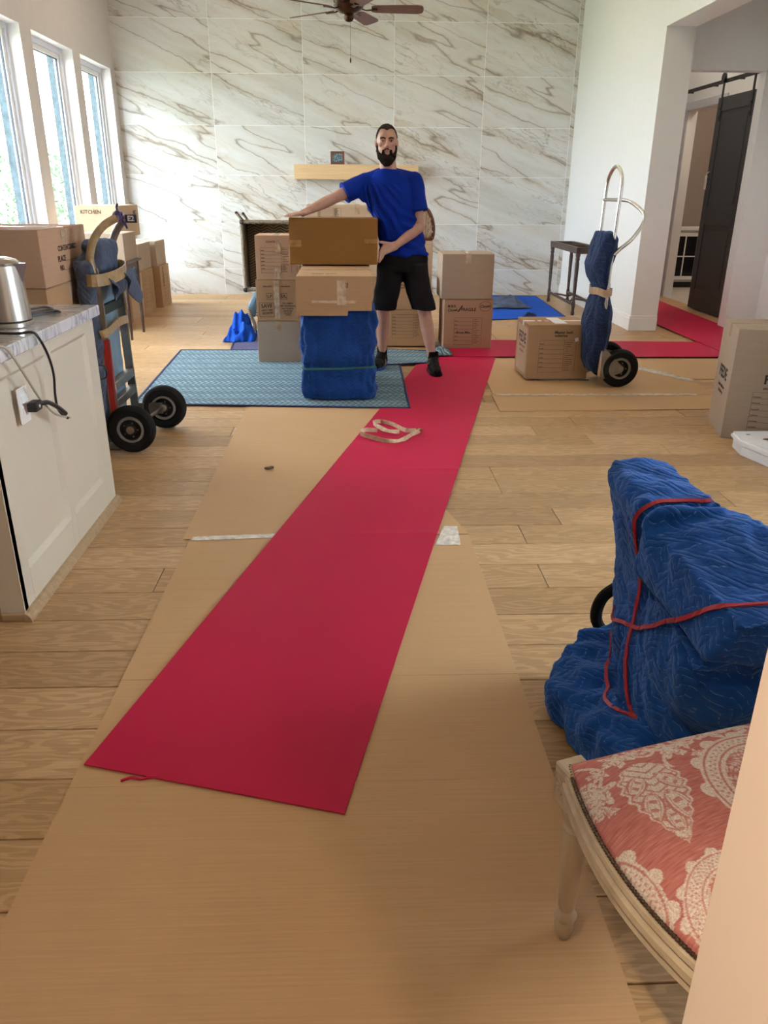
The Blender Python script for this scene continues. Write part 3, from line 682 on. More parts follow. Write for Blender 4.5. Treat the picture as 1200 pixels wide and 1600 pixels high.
# long box on the wrapped block and the big box the man holds
lb = carton('long flat cardboard box lying on the blue wrapped block under the big box', 0.515, 0.90, 0.225, (-0.128, 5.46+0.45, 0.632), 0, 'carton', 'x', 'cleartape',
   (('front', 'text', 'II', 0.045, 0.085, 0.055), ('top', 'text', 'KEEP DRY', 0.04, -0.07, -0.30)))
crumpled_tape(lb, 0.06, 0.16, (0.05, -0.452, 0.12))
crumpled_tape(lb, 0.30, 0.018, (0.0, -0.452, 0.06), name='tape')
finish('torn_flap', poly_prism([(-0.25, -0.045), (0.095, -0.045), (0.10, -0.012), (0.13, -0.01), (0.13, 0.0), (-0.25, 0.0)], -0.003, 0.003), M['carton'], lb).matrix_basis = Matrix.Translation((-0.005, -0.453, 0.012)) @ FRONT
hb = carton('big plain orange brown box steadied on top by the man in the blue shirt', 0.665, 0.34, 0.328, (-0.142, 6.20+0.17, 0.872), 0, 'carton_o', 'x', 'cleartape')
crumpled_tape(hb, 0.085, 0.05, (-0.285, -0.172, 0.15), 'tape_o'); crumpled_tape(hb, 0.10, 0.03, (0.28, -0.172, 0.17), 'tape_o')
# blue wrapped block below
def wrapped_block():
    t = thing('wrapped_block', 'tall bundle wrapped in a blue moving quilt carrying the stacked boxes', 'bundle', (-0.105, 5.85, 0.012))
    def dis(p, n):
        a = noise.noise(p*7)*0.016 + noise.noise(Vector((p.x*30, p.y*30, p.z*14)))*0.009*(0.4+2.2*min(1, abs(p.x)/0.22)**3)
        return a - 0.015*math.exp(-((p.z-0.235)/0.016)**2) + 0.010*math.exp(-((p.z-0.06)/0.05)**2)
    me = blob([('hull', [Vector((x, y, z)) for z, s, q in ((0.012, 0.98, 0.0), (0.05, 1.02, 0.0), (0.30, 1.02, 0.02), (0.52, 1.06, 0.07), (0.612, 1.04, 0.085)) for x, y in ((-0.245*s, -0.40+q), (-0.215*s, -0.425+q), (0.215*s, -0.425+q), (0.245*s, -0.40+q), (0.235*s, 0.40), (-0.235*s, 0.40))])], 0.011, 4, dis)
    finish('quilt', me, M['quilt_b'], t, smooth=True, angle=180)
    pts = [(-0.255, -0.40, 0.228), (-0.225, -0.432, 0.226), (0, -0.434, 0.230), (0.225, -0.432, 0.24), (0.258, -0.40, 0.24), (0.25, 0.40, 0.235), (0.22, 0.43, 0.235), (-0.22, 0.43, 0.23), (-0.25, 0.40, 0.23)]
    finish('stretch_band', ribbon(pts, 0.012, 0.004, (0, 0, 1), True), M['green'], t)
wrapped_block()

# pair of boxes right of the mover
d = 0.44
carton('reddish brown box with handwritten marker notes standing on the red runner', 0.455, d, 0.452, (1.078, 7.39+d/2, 0.012), 0, 'carton_p', 'x', 'cleartape',
   (('front', 'form', 0.0, -0.065, 0.26, 0.25), ('front', 'text', 'M.B.R.', 0.032, -0.155, 0.165, 'marker'), ('front', 'text', 'Closet', 0.034, -0.150, 0.13, 'marker', 4),
    ('front', 'text', '/', 0.09, -0.08, 0.14, 'marker', -20), ('front', 'text', 'FRAGILE', 0.038, 0.0, 0.135, 'marker'), ('front', 'text', 'Closet', 0.036, 0.155, 0.165, 'marker', 4), ('front', 'ring', 0.055, 0.155, 0.165),
    ('front', 'text', 'Shoes Misc', 0.030, -0.04, -0.075, 'marker')))
t = carton('plain brown box on top of the marker written box right of the mover', 0.475, d, 0.395, (1.055, 7.38+d/2, 0.470), 0, 'carton_g', 'y', 'cleartape')
# boxes seen between the man's legs
carton('brown box with printed form seen between the mover\'s legs', 0.62, 0.36, 0.335, (0.42, 7.52+0.18, 0.012), 0, 'carton', 'x', 'tape', (('front', 'form', 0.10, 0.02, 0.30, 0.22), ))
carton('brown box behind the mover\'s legs resting on the form printed box', 0.60, 0.36, 0.30, (0.42, 7.53+0.18, 0.353), 0, 'carton', 'x', 'tape', (('front', 'text', 'KITCHEN', 0.05, 0.05, 0.06), ))
# tall cartons behind the mover
t = carton('tall pale box behind the held box, its round mark showing above it', 0.98, 0.5, 1.262, (0.05, 8.0+0.25, 0.0), 0, 'carton_l', 'y', 'tape', (('front', 'ring', 0.028, 0.12, 0.60), ('front', 'text', 'C', 0.03, 0.12, 0.60), ('front', 'form', -0.27, 0.56, 0.22, 0.09)))
carton('narrow tall box behind the mover\'s right side, below the wicker seat', 0.20, 0.48, 0.930, (0.685, 8.0+0.24, 0.0), 0, 'carton_l', 'x', 'tape')
def wicker_seat():
    t = thing('wicker_chair_back', 'rounded woven tan chair back showing behind the mover on the narrow box', 'chair', (0.70, 8.22, 0.934))
    rim = [(-0.13, 0, 0.0), (-0.135, 0, 0.18), (-0.08, 0, 0.28), (-0.01, 0, 0.312), (0.06, 0, 0.27), (0.105, 0, 0.15), (0.10, 0, 0.03), (0.05, 0, 0.012), (-0.06, 0, 0.012)]
    finish('rim', tube(rim, 0.018, 10, True, sm=6), M['cherry'], t, smooth=True)
    bm = bm_new()
    for i in range(11):
        xx = -0.12+i*0.022; zt = 0.30 - 9.5*(xx+0.01)**2
        add_tube(bm, [(xx, -0.012*sin(k*1.9+i*pi), 0.012+(zt-0.012)*k/10) for k in range(11)], 0.010, 6)
    finish('weave', bm, M['webbing'], t, smooth=True)
wicker_seat()

# hand truck box
carton('square box with printed form standing on the right hand truck\'s nose plate', 0.485, 0.43, 0.418, (1.600, 6.045+0.215, 0.024), 1.2, 'carton', 'x', 'whitelabel',
   (('front', 'form', -0.01, -0.03, 0.29, 0.25), ('front', 'text', 'Master bath', 0.030, 0.03, 0.155, 'marker'), ('front', 'text', 'toiletries', 0.028, 0.01, 0.13, 'marker'), ('front', 'patch', 0.028, 0.028, 0.135, 0.10, 'whitelabel', 20),
    ('left', 'patch', 0.34, 0.36, 0.0, 0.0, 'carton_l'), ('left', 'text', 'FEDE', 0.11, -0.0, 0.085, 'marker'), ('left', 'text', 'handle with care', 0.028, 0.0, 0.02), ('left', 'text', 'this side up', 0.028, 0.0, -0.02),
    ('top', 'patch', 0.10, 0.30, 0.02, 0.0, 'whitelabel'), ('top', 'text', 'TH', 0.12, -0.10, 0.0, 'inkred')))
# big box at the right edge
carton('large brown box marked FED with a printed form at the right edge', 0.62, 0.44, 0.66, (2.613, 4.668, 0.0), 0, 'carton_g', 'x', 'tape',
   (('front', 'text', 'FEDE', 0.075, -0.04, 0.04, 'marker'), ('front', 'text', 'packing and moving', 0.02, -0.04, -0.01), ('front', 'form', 0.04, -0.165, 0.42, 0.26),
    ('left', 'text', 'FEDE', 0.10, 0.0, 0.03, 'marker'), ('left', 'text', 'handle with care', 0.026, 0.0, -0.05), ('left', 'text', 'this side up', 0.026, 0.0, -0.085))).rotation_euler.z = radians(-14)

# boxes along the window wall
carton('brown box by the marble wall, last of the row under the windows', 0.42, 0.50, 0.50, (-2.61, 10.20+0.25, 0), 0, 'carton', 'y', 'tape', (('right', 'text', 'HEAVY', 0.08, -0.1, 0.12, 'ink', 90), ('right', 'form', 0.05, -0.02, 0.28, 0.30)))
carton('brown box one before last in the row under the windows', 0.42, 0.52, 0.50, (-2.68, 9.60+0.26, 0), 0, 'carton', 'y', 'tape', (('right', 'form', 0.0, 0.0, 0.36, 0.34), ))
carton('tan box second in the row under the windows, behind the thin dark table', 0.42, 0.54, 0.48, (-2.68, 9.02+0.28, 0), 0, 'carton_l', 'y', 'tape', (('right', 'text', 'BOOKS', 0.06, 0.0, 0.0), ))
carton('tan box first in the row under the windows, behind the thin dark table', 0.42, 0.55, 0.48, (-2.68, 8.45+0.275, 0), 0, 'carton', 'y', 'tape')
carton('brown box stacked on the last of the row beside the marble wall', 0.42, 0.50, 0.29, (-2.63, 10.18+0.25, 0.505), 0, 'carton_g', 'y', 'tape')
carton('brown box stacked second from the marble wall', 0.42, 0.56, 0.29, (-2.69, 9.58+0.28, 0.505), 0, 'carton_g', 'y', 'tape')
carton('brown box stacked in the middle layer below the high light box', 0.42, 0.95, 0.42, (-2.68, 8.46+0.475, 0.486), 0, 'carton', 'y', 'tape')
carton('light tan box topmost of the stacks under the windows', 0.42, 0.86, 0.315, (-2.62, 8.62+0.43, 0.912), 0, 'carton_l', 'y', 'tape', (('front', 'text', 'KITCHEN', 0.05, -0.05, 0.10), ('right', 'text', 'MISC', 0.06, 0.27, 0.08), ('right', 'text', 'X2', 0.06, 0.27, 0.0)))

# tall pair of boxes behind the island
t = carton('tall brown box behind the kitchen island, a printed notice on its side', 0.52, 0.70, 0.935, (-1.76, 4.34, 0), 0, 'carton', 'x', 'cleartape')
finish('crease', b2(0.2603, 0.2612, -0.35, 0.35, 0.60, 0.603), M['ink'], t)
t = carton('brown box topmost behind the kitchen island, printed CONTENTS', 0.52, 0.69, 0.268, (-1.76, 4.34, 0.941), 0, 'carton_p', 'x', 'cleartape',
   (('right', 'text', 'CONTENTS/MISC', 0.036, 0.03, 0.035), ('right', 'text', 'PLACE', 0.04, -0.07, -0.015), ('right', 'rule', 0.18, 0.07, -0.028), ('right', 'text', 'NO.', 0.036, -0.08, -0.06), ('right', 'rule', 0.20, 0.06, -0.072)))
crumpled_tape(t, 0.09, 0.03, (0, 0, 0.2), 'cleartape', 'front').matrix_basis = Matrix.Translation((0.262, 0.0, 0.04)) @ Matrix.Rotation(radians(90), 4, 'Z')
carton('wide dark brown box behind the kettle, left of the printed box', 0.62, 0.62, 1.195, (-2.36, 4.28, 0), 0, 'carton', 'y', 'tape')

# ================================================================== KITCHEN ISLAND
IX, IY0, IY1, IZ = -1.15, 2.42, 3.54, 0.878
def island():
    t = thing('kitchen_island', 'cream painted kitchen island with recessed end panels and oak shoe moulding', 'cabinet', (-1.95, 2.98, 0))
    T = lambda n, bm, m, p=t, **k: finish(n, bm, M[m], p, world=(p is t), **k)
    bm = bm_new(); b2(-2.75, IX-0.022, IY0+0.02, IY1, 0.10, IZ, 0, bm); b2(-2.75, IX-0.022, IY0+0.12, IY1, 0.0, 0.10, 0, bm)
    T('body', bm, 'cream')
    # end panel face: stiles and rails proud, panels recessed
    x0, x1 = IX-0.022, IX
    bm = bm_new()
    for ya, yb, za, zb in ((IY0, 2.51, 0, IZ), (2.955, 3.01, 0, IZ), (3.425, IY1, 0, IZ), (2.51, 2.955, 0, 0.155), (3.01, 3.425, 0, 0.155), (2.51, 2.955, 0.822, IZ), (3.01, 3.425, 0.822, IZ)): b2(x0, x1, ya, yb, za, zb, 0.0015, bm)
    T('end_frame', bm, 'cream')
    for ya, yb in ((2.51, 2.955), (3.01, 3.425)):
        T('recessed_panel', b2(x0-0.002, x0+0.006, ya, yb, 0.155, 0.822), 'cream')
        bm = bm_new(); q = 0.016
        for (pa, pb) in (((ya, 0.155), (yb, 0.155)), ((yb, 0.155), (yb, 0.822)), ((yb, 0.822), (ya, 0.822)), ((ya, 0.822), (ya, 0.155))):
            cxm, czm = (ya+yb)/2, 0.4885; f = lambda yy, zz, s: (yy + (cxm-yy)/abs(cxm-yy)*s, zz + (czm-zz)/abs(czm-zz)*s)
            i0, i1 = f(*pa, q), f(*pb, q)
            v = [bm.verts.new((x1-0.001, *pa)), bm.verts.new((x1-0.001, *pb)), bm.verts.new((x0+0.006, *i1)), bm.verts.new((x0+0.006, *i0))]
            bm.faces.new(v)
        T('panel_bevel', bm, 'cream')
    prof = [(0.0, 0.0), (0.026, 0.0), (0.024, 0.012), (0.018, 0.022), (0.010, 0.029), (0.0, 0.032)]
    bm = bm_new(); A = [bm.verts.new((IX+a, IY0-0.02, b)) for a, b in prof]; B = [bm.verts.new((IX+a, IY1+0.01, b)) for a, b in prof]
    n = len(prof); bm.faces.new(A); bm.faces.new(B[::-1])
    for i in range(n): bm.faces.new((A[i], B[i], B[(i+1) % n], A[(i+1) % n]))
    T('shoe_moulding', bm, 'shoe')
    T('shoe_moulding', b2(IX-0.08, IX+0.0, IY0-0.018, IY0, 0, 0.03, 0.004), 'shoe')
    # front with corner foot, doors and drawers
    T('corner_foot', b2(IX-0.085, IX, IY0-0.001, IY0+0.03, 0, IZ, 0.002), 'cream')
    for i in range(3):
        xa = -2.70+0.52*i; xb = xa+0.50 if i < 2 else IX-0.10
        dr = T('drawer', b2(xa, xb, IY0, IY0+0.02, 0.70, 0.86, 0.003), 'cream')
        dd = T('door', b2(xa, xb, IY0, IY0+0.02, 0.14, 0.69, 0.003), 'cream')
        for p, zz in ((dr, 0.78), (dd, 0.60)):
            bm = tube([((xa+xb)/2-0.05, IY0, zz), ((xa+xb)/2-0.05, IY0-0.03, zz), ((xa+xb)/2+0.05, IY0-0.03, zz), ((xa+xb)/2+0.05, IY0, zz)], 0.005, 8)
            put(bm, RM[t.name].inverted()); finish('handle', bm, M['black'], p, smooth=True)
    h = T('handle', tube([(IX-0.04, IY1+0.005, 0.66), (IX+0.018, IY1+0.02, 0.655), (IX+0.022, IY1+0.02, 0.60), (IX-0.04, IY1+0.005, 0.59)], 0.005, 8, sm=4), 'black', smooth=True)
    bm = b2(-2.80, IX+0.028, IY0-0.03, IY1+0.03, IZ, IZ+0.045, 0.004)
    solo('marble_worktop', bm, M['counter'], 'grey veined stone worktop covering the cream kitchen island', 'countertop', (-1.95, 2.98, IZ))
    o = thing('wall_outlet', 'white electrical outlet plate on the end of the cream island', 'outlet', (IX, 2.685, 0.70))
    finish('plate', bx((0.003, 0, 0), (0.006, 0.082, 0.125), 0.002), M['white'], o)
    for zz in (-0.022, 0.022): finish('socket', bx((0.007, 0, zz), (0.003, 0.036, 0.030), 0.002), M['white'], o)
island()
CT = IZ+0.045
def kettle():
    t = thing('electric_kettle', 'brushed steel electric kettle standing on the island worktop', 'kettle', (-1.285, 2.985, CT))
    finish('base_plate', lathe([(0.088, 0.0), (0.094, 0.004), (0.094, 0.018), (0.090, 0.022)], 40), M['steel'], t, smooth=True)
    finish('base_gasket', lathe([(0.0925, 0.022), (0.0925, 0.026)], 40), M['black'], t)
    finish('body', lathe([(0.091, 0.026), (0.090, 0.05), (0.086, 0.12), (0.081, 0.19), (0.079, 0.215), (0.073, 0.222)], 48), M['steel'], t, smooth=True)
    finish('lid', lathe([(0.077, 0.218), (0.078, 0.226), (0.068, 0.236), (0.040, 0.244), (0.001, 0.246)], 40), M['steel'], t, smooth=True)
    # spout towards +X
    bm = bm_new(); P = [(0.066, -0.034, 0.224), (0.108, 0.0, 0.224), (0.066, 0.034, 0.224), (0.076, -0.006, 0.140), (0.076, 0.006, 0.140), (0.101, 0.0, 0.205), (0.05, 0, 0.222)]
    vs_ = [bm.verts.new(p) for p in P]; bmesh.ops.convex_hull(bm, input=vs_)
    finish('spout', bm, M['steel'], t, smooth=True)
    finish('handle', tube([(-0.060, 0, 0.225), (-0.125, 0, 0.215), (-0.145, 0, 0.15), (-0.125, 0, 0.07), (-0.085, 0, 0.05)], 0.012, 10, sm=6), M['black'], t, smooth=True)
    bm = bm_new()
    for a in range(7):
        pass
    bm = add_tube(bm_new(), [(0.0805*sin(radians(-18)), -0.0865*cos(radians(-18)), 0.06), (0.074*sin(radians(-18)), -0.0775*cos(radians(-18)), 0.17)], 0.013, 12, flat=(1.3, 0.6))
    finish('water_gauge', bm, M['windowblue'], t, smooth=True)
kettle()
KET = bpy.data.objects['electric_kettle']
# cords
finish('power_cord', tube([(-1.37, 2.92, CT+0.008), (-1.27, 2.80, CT+0.008), (-1.17, 2.78, CT+0.007), (-1.120, 2.795, CT+0.009), (-1.104, 2.81, CT-0.02), (-1.100, 2.85, 0.84), (-1.110, 2.90, 0.76), (-1.118, 2.905, 0.68), (-1.115, 2.91, 0.62), (-1.09, 2.925, 0.585)], 0.0048, 8, sm=8), M['black'], KET, world=True, smooth=True)
solo('cable', tube([(-1.26, 2.46, CT+0.007), (-1.17, 2.50, CT+0.007), (-1.122, 2.53, CT+0.008), (-1.106, 2.56, CT-0.02), (-1.110, 2.66, 0.80), (-1.115, 2.76, 0.70), (-1.110, 2.86, 0.62), (-1.09, 2.94, 0.585)], 0.0045, 8, sm=8), M['cord'], 'beige cable running down from the worktop to the island outlet', 'cord', (-1.115, 2.7, 0.7), smooth=True)
t = thing('power_plug', 'black plug pushed into the island outlet with taped cords', 'plug', (IX+0.01, 2.69, 0.692))
finish('plug_body', bx((0.022, 0.015, 0), (0.034, 0.060, 0.034), 0.007, seg=2), M['black'], t)
finish('cord_tail', tube([(0.03, 0.04, 0), (0.042, 0.08, -0.004), (0.045, 0.12, -0.022), (0.047, 0.17, -0.050), (0.05, 0.215, -0.082)], 0.0085, 10, sm=5), M['black'], t, smooth=True)
finish('screw', lathe([(0.0055, 0.0), (0.0055, 0.002)], 12, Matrix.Translation((0.039, 0.015, 0)) @ Matrix.Rotation(radians(90), 4, 'Y')), M['white'], t)
bm = bm_new()
add_tube(bm, smooth_pts([(-1.33, 3.20, CT+0.006), (-1.26, 3.30, CT+0.012), (-1.20, 3.31, CT+0.006), (-1.235, 3.22, CT+0.010), (-1.30, 3.16, CT+0.006), (-1.34, 3.24, CT+0.014), (-1.28, 3.34, CT+0.02), (-1.215, 3.29, CT+0.016), (-1.25, 3.17, CT+0.018), (-1.33, 3.15, CT+0.012)], 6), 0.0042, 7)
solo('cable_coil', bm, M['black'], 'black cord coiled in loose loops on the worktop behind the kettle', 'cord', (-1.27, 3.24, CT), smooth=True)

# ================================================================== MANTEL SHELF AND PHOTO
t = thing('mantel_shelf', 'pale oak floating mantel beam fixed to the marble wall', 'shelf', (0.06, 11.47, 1.525))
finish('beam', bx((0, 0, 0.0925), (1.66, 0.25, 0.185), 0.003), M['shelf'], t)
t = thing('photo_frame', 'small brown picture frame with a snapshot standing on the mantel', 'picture frame', (-0.19, 11.41, 1.7105))
bm = bm_new()
for c, s in (((0, 0, 0.014), (0.185, 0.016, 0.028)), ((0, 0, 0.146), (0.185, 0.016, 0.028)), ((-0.0785, 0, 0.08), (0.028, 0.016, 0.104)), ((0.0785, 0, 0.08), (0.028, 0.016, 0.104))): add_box(bm, c, s, None, 0.002)
finish('frame', bm, M['cherry'], t); finish('snapshot', bx((0, 0.003, 0.08), (0.13, 0.004, 0.105)), M['photo'], t)
# outlet low on the marble
t = thing('wall_outlet', 'white outlet plate low on the marble wall beside the rattan chair', 'outlet', (-1.50, 11.60, 0.20))
finish('plate', bx((0, -0.003, 0), (0.125, 0.006, 0.08), 0.002), M['white'], t)
for s in (-1, 1): finish('socket', bx((s*0.022, -0.007, 0), (0.030, 0.003, 0.036), 0.002), M['white'], t)

# ================================================================== FLOOR COVERINGS
def sheet(name, label, cat, pts, z, th, mat, n=0):
    cxm = sum(p[0] for p in pts)/len(pts); cym = sum(p[1] for p in pts)/len(pts)
    return solo(name, poly_prism(pts, z, z+th), M[mat], label, cat, (cxm, cym, z))
def quad_cloth(c, z, th, nu, nv, amp=0.0, edge=0.0, freq=4):
    """thin flexible sheet between four corners (c00,c10,c11,c01)"""
    c = [Vector((*p, 0)) for p in c]
    def fn(u, v):
        p = (c[0]*(1-u)+c[1]*u)*(1-v) + (c[3]*(1-u)+c[2]*u)*v
        e = noise.noise(Vector((p.x*3, p.y*3, z*100)))*edge
        p = p + Vector((e if u in (0, 1) else 0, e if v in (0, 1) else 0, 0))
        p.z = z + th + amp*max(0, noise.noise(Vector((p.x*freq*0.4, p.y*freq, 3.7))))
        return p
    bm = grid_sheet(fn, nu, nv); bmesh.ops.recalc_face_normals(bm, faces=bm.faces)
    for f in bm.faces: 
        if f.normal.z < 0: f.normal_flip()
    bmesh.ops.solidify(bm, geom=bm.faces[:], thickness=th); return bm
sheet('cardboard_sheet', 'large cardboard floor sheet nearest the camera under the runner end', 'cardboard', [(-0.735, 0.55), (0.515, 0.55), (0.50, 3.10), (-0.71, 3.085)], 0.0, 0.004, 'sheet')
sheet('cardboard_sheet', 'cardboard floor sheet between the taped seam and the teal pad', 'cardboard', [(-0.74, 3.08), (0.50, 3.11), (0.41, 3.48), (0.36, 5.35), (-0.74, 5.35)], 0.001, 0.004, 'sheet')
sheet('cardboard_sheet', 'cardboard sheet in front of the right hand truck with dark near edge', 'cardboard', [(1.0, 5.15), (2.75, 5.20), (2.78, 5.60), (1.02, 5.62)], 0.0, 0.007, 'sheet')
sheet('cardboard_sheet', 'wide cardboard sheet under the right hand truck', 'cardboard', [(1.03, 5.60), (2.70, 5.60), (2.70, 6.10), (2.28, 6.92), (1.1, 6.92)], 0.0015, 0.007, 'sheet')
sheet('cardboard_sheet', 'cardboard sheet reaching the hall beside the second runner', 'cardboard', [(2.26, 6.85), (2.68, 6.12), (3.5, 6.1), (3.6, 6.95)], 0.0, 0.006, 'sheet')
sheet('cardboard_sheet', 'cardboard strip behind the runner reaching the bright blue pad', 'cardboard', [(1.45, 7.85), (2.5, 7.85), (2.45, 8.6), (1.5, 8.75)], 0.0, 0.005, 'sheet')
for y_, x0_ in ((1.575, -0.725), (2.04, -0.72)):
    sh_ = bpy.data.objects['cardboard_sheet']; bm = b2(x0_, 0.505, y_-0.0035, y_+0.0035, 0.0035, 0.0048, 0.0005); put(bm, Matrix.Translation(-sh_.location)); finish('fold_ridge', bm, M['sheet'], sh_)
def tape_patch(pts, z, label):
    c = Vector((sum(p[0] for p in pts)/len(pts), sum(p[1] for p in pts)/len(pts), z)); P = [Vector((*p, 0)) for p in pts]
    def fn(u, v):
        p = (P[0]*(1-u)+P[1]*u)*(1-v)+(P[3]*(1-u)+P[2]*u)*v; p.z = z+0.001+0.004*abs(noise.noise(Vector((p.x*45, p.y*30, 1)))); return p
    bm = grid_sheet(fn, 40, 8, 0.0005); solo('tape_strip', bm, M['floortape'], label, 'tape', c)
tape_patch([(-0.70, 3.06), (-0.30, 3.085), (-0.30, 3.125), (-0.70, 3.10)], 0.005, 'crinkled clear tape over the cardboard seam left of the runner')
tape_patch([(0.34, 2.99), (0.45, 2.99), (0.46, 3.19), (0.40, 3.19)], 0.005, 'short crinkled clear tape over the cardboard seam right of the runner')
tape_patch([(1.05, 5.575), (2.55, 5.56), (2.55, 5.61), (1.05, 5.62)], 0.0085, 'long clear tape across the cardboard before the right hand truck')
tape_patch([(2.20, 6.86), (2.66, 6.02), (2.74, 6.06), (2.28, 6.92)], 0.0085, 'slanting clear tape joining cardboard sheets beyond the right hand truck')

# runners
def runner(label, A, B, C, D, z, nu=10, nv=120, wr=()):
    A, B, C, D = [Vector((*p, 0)) for p in (A, B, C, D)]
    def fn(u, v):
        p = (A*(1-u)+B*u)*(1-v)+(D*(1-u)+C*u)*v
        h = 0.0
        for y0, wd, am, u0, u1 in wr:
            k = max(0, min(1, (u-u0)/(u1-u0))) if u1 > u0 else max(0, min(1, (u0-u)/(u0-u1)))
            h += am*k*math.exp(-((p.y-y0)/wd)**2)
        if v < 0.02: h += 0.0
        p.z = z+0.003+h; return p
    bm = grid_sheet(fn, nu, nv)
    for f in bm.faces:
        if f.normal.z < 0: f.normal_flip()
    bmesh.ops.recalc_face_normals(bm, faces=bm.faces)
    bmesh.ops.solidify(bm, geom=bm.faces[:], thickness=0.0025)
    return solo('floor_runner', bm, M['runner'], label, 'carpet runner', ((A+B+C+D)/4).to_tuple(), smooth=True)
ZR = 0.008
runner('crimson protective runner laid diagonally over the cardboard through the room', (-0.711, 1.650), (-0.030, 1.455), (1.30, 7.05), (0.64, 7.05), ZR, 12, 420,
       ((4.55, 0.012, 0.006, 0.3, 1.0), (3.95, 0.012, 0.007, 0.45, 1.0), (3.10, 0.02, 0.005, 0.3, 1.0), (5.05, 0.015, 0.006, 0.5, 1.0)))
runner('crimson cross runner lying from the box stack towards the hall opening', (0.85, 7.00), (3.50, 6.97), (3.50, 7.72), (0.93, 7.86), ZR+0.0045, 40, 10)
runner('crimson hall runner leading through the hall doorway', (3.45, 6.90), (4.10, 6.90), (4.22, 11.3), (3.42, 11.3), ZR+0.0090, 8, 60)
bm = tube([(-0.60, 1.590, 0.006), (-0.575, 1.596, 0.011), (-0.55, 1.594, 0.008), (-0.52, 1.60, 0.009), (-0.50, 1.598, 0.007)], 0.004, 6, sm=4)
solo('fabric_scrap', bm, M['runner'], 'frayed red scrap lying at the near end of the runner', 'scrap', (-0.55, 1.595, 0.006), smooth=True)

# pads
def pad(label, pts, z, mat, nu=60, nv=60, amp=0.010, name='moving_pad'):
    t = thing(name, label, 'moving pad', (sum(p[0] for p in pts)/4, sum(p[1] for p in pts)/4, z))
    finish('cloth', quad_cloth(pts, z, 0.006, nu, nv, amp, 0.008), M[mat], t, world=True, smooth=True)
    P = [Vector((*p, z+0.0065)) for p in pts]; Q = []
    for i in range(4):
        for k in range(12):
            q = P[i].lerp(P[(i+1) % 4], k/12); q.x += 0.003*noise.noise(q*5); Q.append(q)
    finish('binding', ribbon(Q, 0.018, 0.010, None, True) if False else add_tube(bm_new(), Q, 0.010, 6, True, flat=(0.55, 1.0)), M['pad_binding'], t, world=True, smooth=True)
    return t
pad('faded purple zigzag moving pad on the floor by the rattan chair', [(-1.13, 7.15), (-0.10, 7.15), (-0.10, 8.75), (-1.24, 8.70)], 0.0, 'pad_purple', amp=0.004)
pad('large teal zigzag moving pad spread under the stacked boxes', [(-1.53, 5.36), (0.385, 5.22), (0.40, 7.30), (-1.60, 7.32)], 0.006, 'pad_teal', 90, 80, 0.004)
pad('faded slate moving pad lying behind the mover\'s feet', [(0.20, 6.60), (0.62, 6.70), (0.86, 7.20), (0.16, 7.34)], 0.014, 'pad_teal', 40, 40, 0.008)
pad('bright blue moving pad spread before the right end of the marble wall', [(1.55, 9.18), (2.55, 9.42), (2.62, 11.40), (1.30, 11.52)], 0.0, 'pad_blue', 50, 60, 0.012)
# rumpled cloth on bright blue pad
def crumple(label, c, size, mat, seed, h, name='moving_pad', rz=0.0, cat='moving pad', pts=None):
    rm = Matrix.Rotation(rz, 3, 'Z')
    def fn(u, v):
        x, y = (u-0.5)*2, (v-0.5)*2; r = min(1, max(abs(x), abs(y)))
        f = max(0.0, 1-r**2.2)
        q = Vector((x*1.6+seed, y*1.6, seed)); w1 = noise.noise(q); w2 = noise.noise(q*2.3)
        z = h*f*(0.62+0.75*w1+0.4*w2) + 0.004
        p = rm @ Vector((x*size[0]*(1+0.13*noise.noise(q*0.8)), y*size[1]*(1+0.13*w2), 0))
        return Vector((c[0]+p.x, c[1]+p.y, c[2]+max(0.003, z)))
    bm = grid_sheet(fn, 44, 44)
    bmesh.ops.recalc_face_normals(bm, faces=bm.faces); bmesh.ops.solidify(bm, geom=bm.faces[:], thickness=0.005)
    return solo(name, bm, M[mat], label, cat, c, smooth=True, angle=180)
crumple('slate and navy pad rumpled on the bright blue pad', (1.92, 10.45, 0.016), (0.36, 0.36), 'quilt_g', 3.3, 0.16)
crumple('small blue cloth corner crumpled beside the marked box stack', (0.80, 7.12, 0.024), (0.10, 0.13), 'pad_teal', 8.8, 0.06)
crumple('blue quilt bunched up below the rattan chair', (-1.13, 8.02, 0.006), (0.15, 0.26), 'pad_blue', 1.9, 0.24)
crumple('small navy cloth fold at the near edge of the bright blue pad', (2.1, 9.32, 0.012), (0.09, 0.06), 'quilt_n', 5.1, 0.07)

# strap, debris
def strap_loop():
    t = thing('webbing_strap', 'worn tan webbing strap lying in loops across the runner edge', 'strap', (0.2, 4.5, 0.016))
    pts = [(0.30, 4.62, .03), (0.20, 4.60, .045), (0.13, 4.70, .05), (0.09, 4.85, .04), (0.16, 4.92, .03), (0.26, 4.83, .03), (0.36, 4.68, .025), (0.47, 4.66, .03), (0.40, 4.55, .03), (0.30, 4.42, .022), (0.18, 4.40, .025), (0.06, 4.47, .035), (-0.02, 4.53, .045), (0.02, 4.64, .04), (0.12, 4.66, .03)]
    wd = [Vector((0.2*sin(i*1.3), 0.2*cos(i*1.1), 1.0)) for i in range(len(pts))]
    wd[7] = Vector((0.1, 1, 0.4)); wd[9] = Vector((0.3, 1, 0.3)); wd[1] = Vector((0, 1, 0.5))
    pts = [(0.215+(x-0.215)*0.74, 4.60+(y_-4.62)*0.78, 0.012+(z_-0.012)*0.8) for x, y_, z_ in pts]
    finish('webbing', ribbon(pts, 0.026, 0.003, wd, sm=6), M['webbing'], t, world=True)
    finish('hook', bx((0.405, 4.635, 0.028), (0.04, 0.03, 0.012), 0.004), M['web_dark'], t, world=True)
strap_loop()
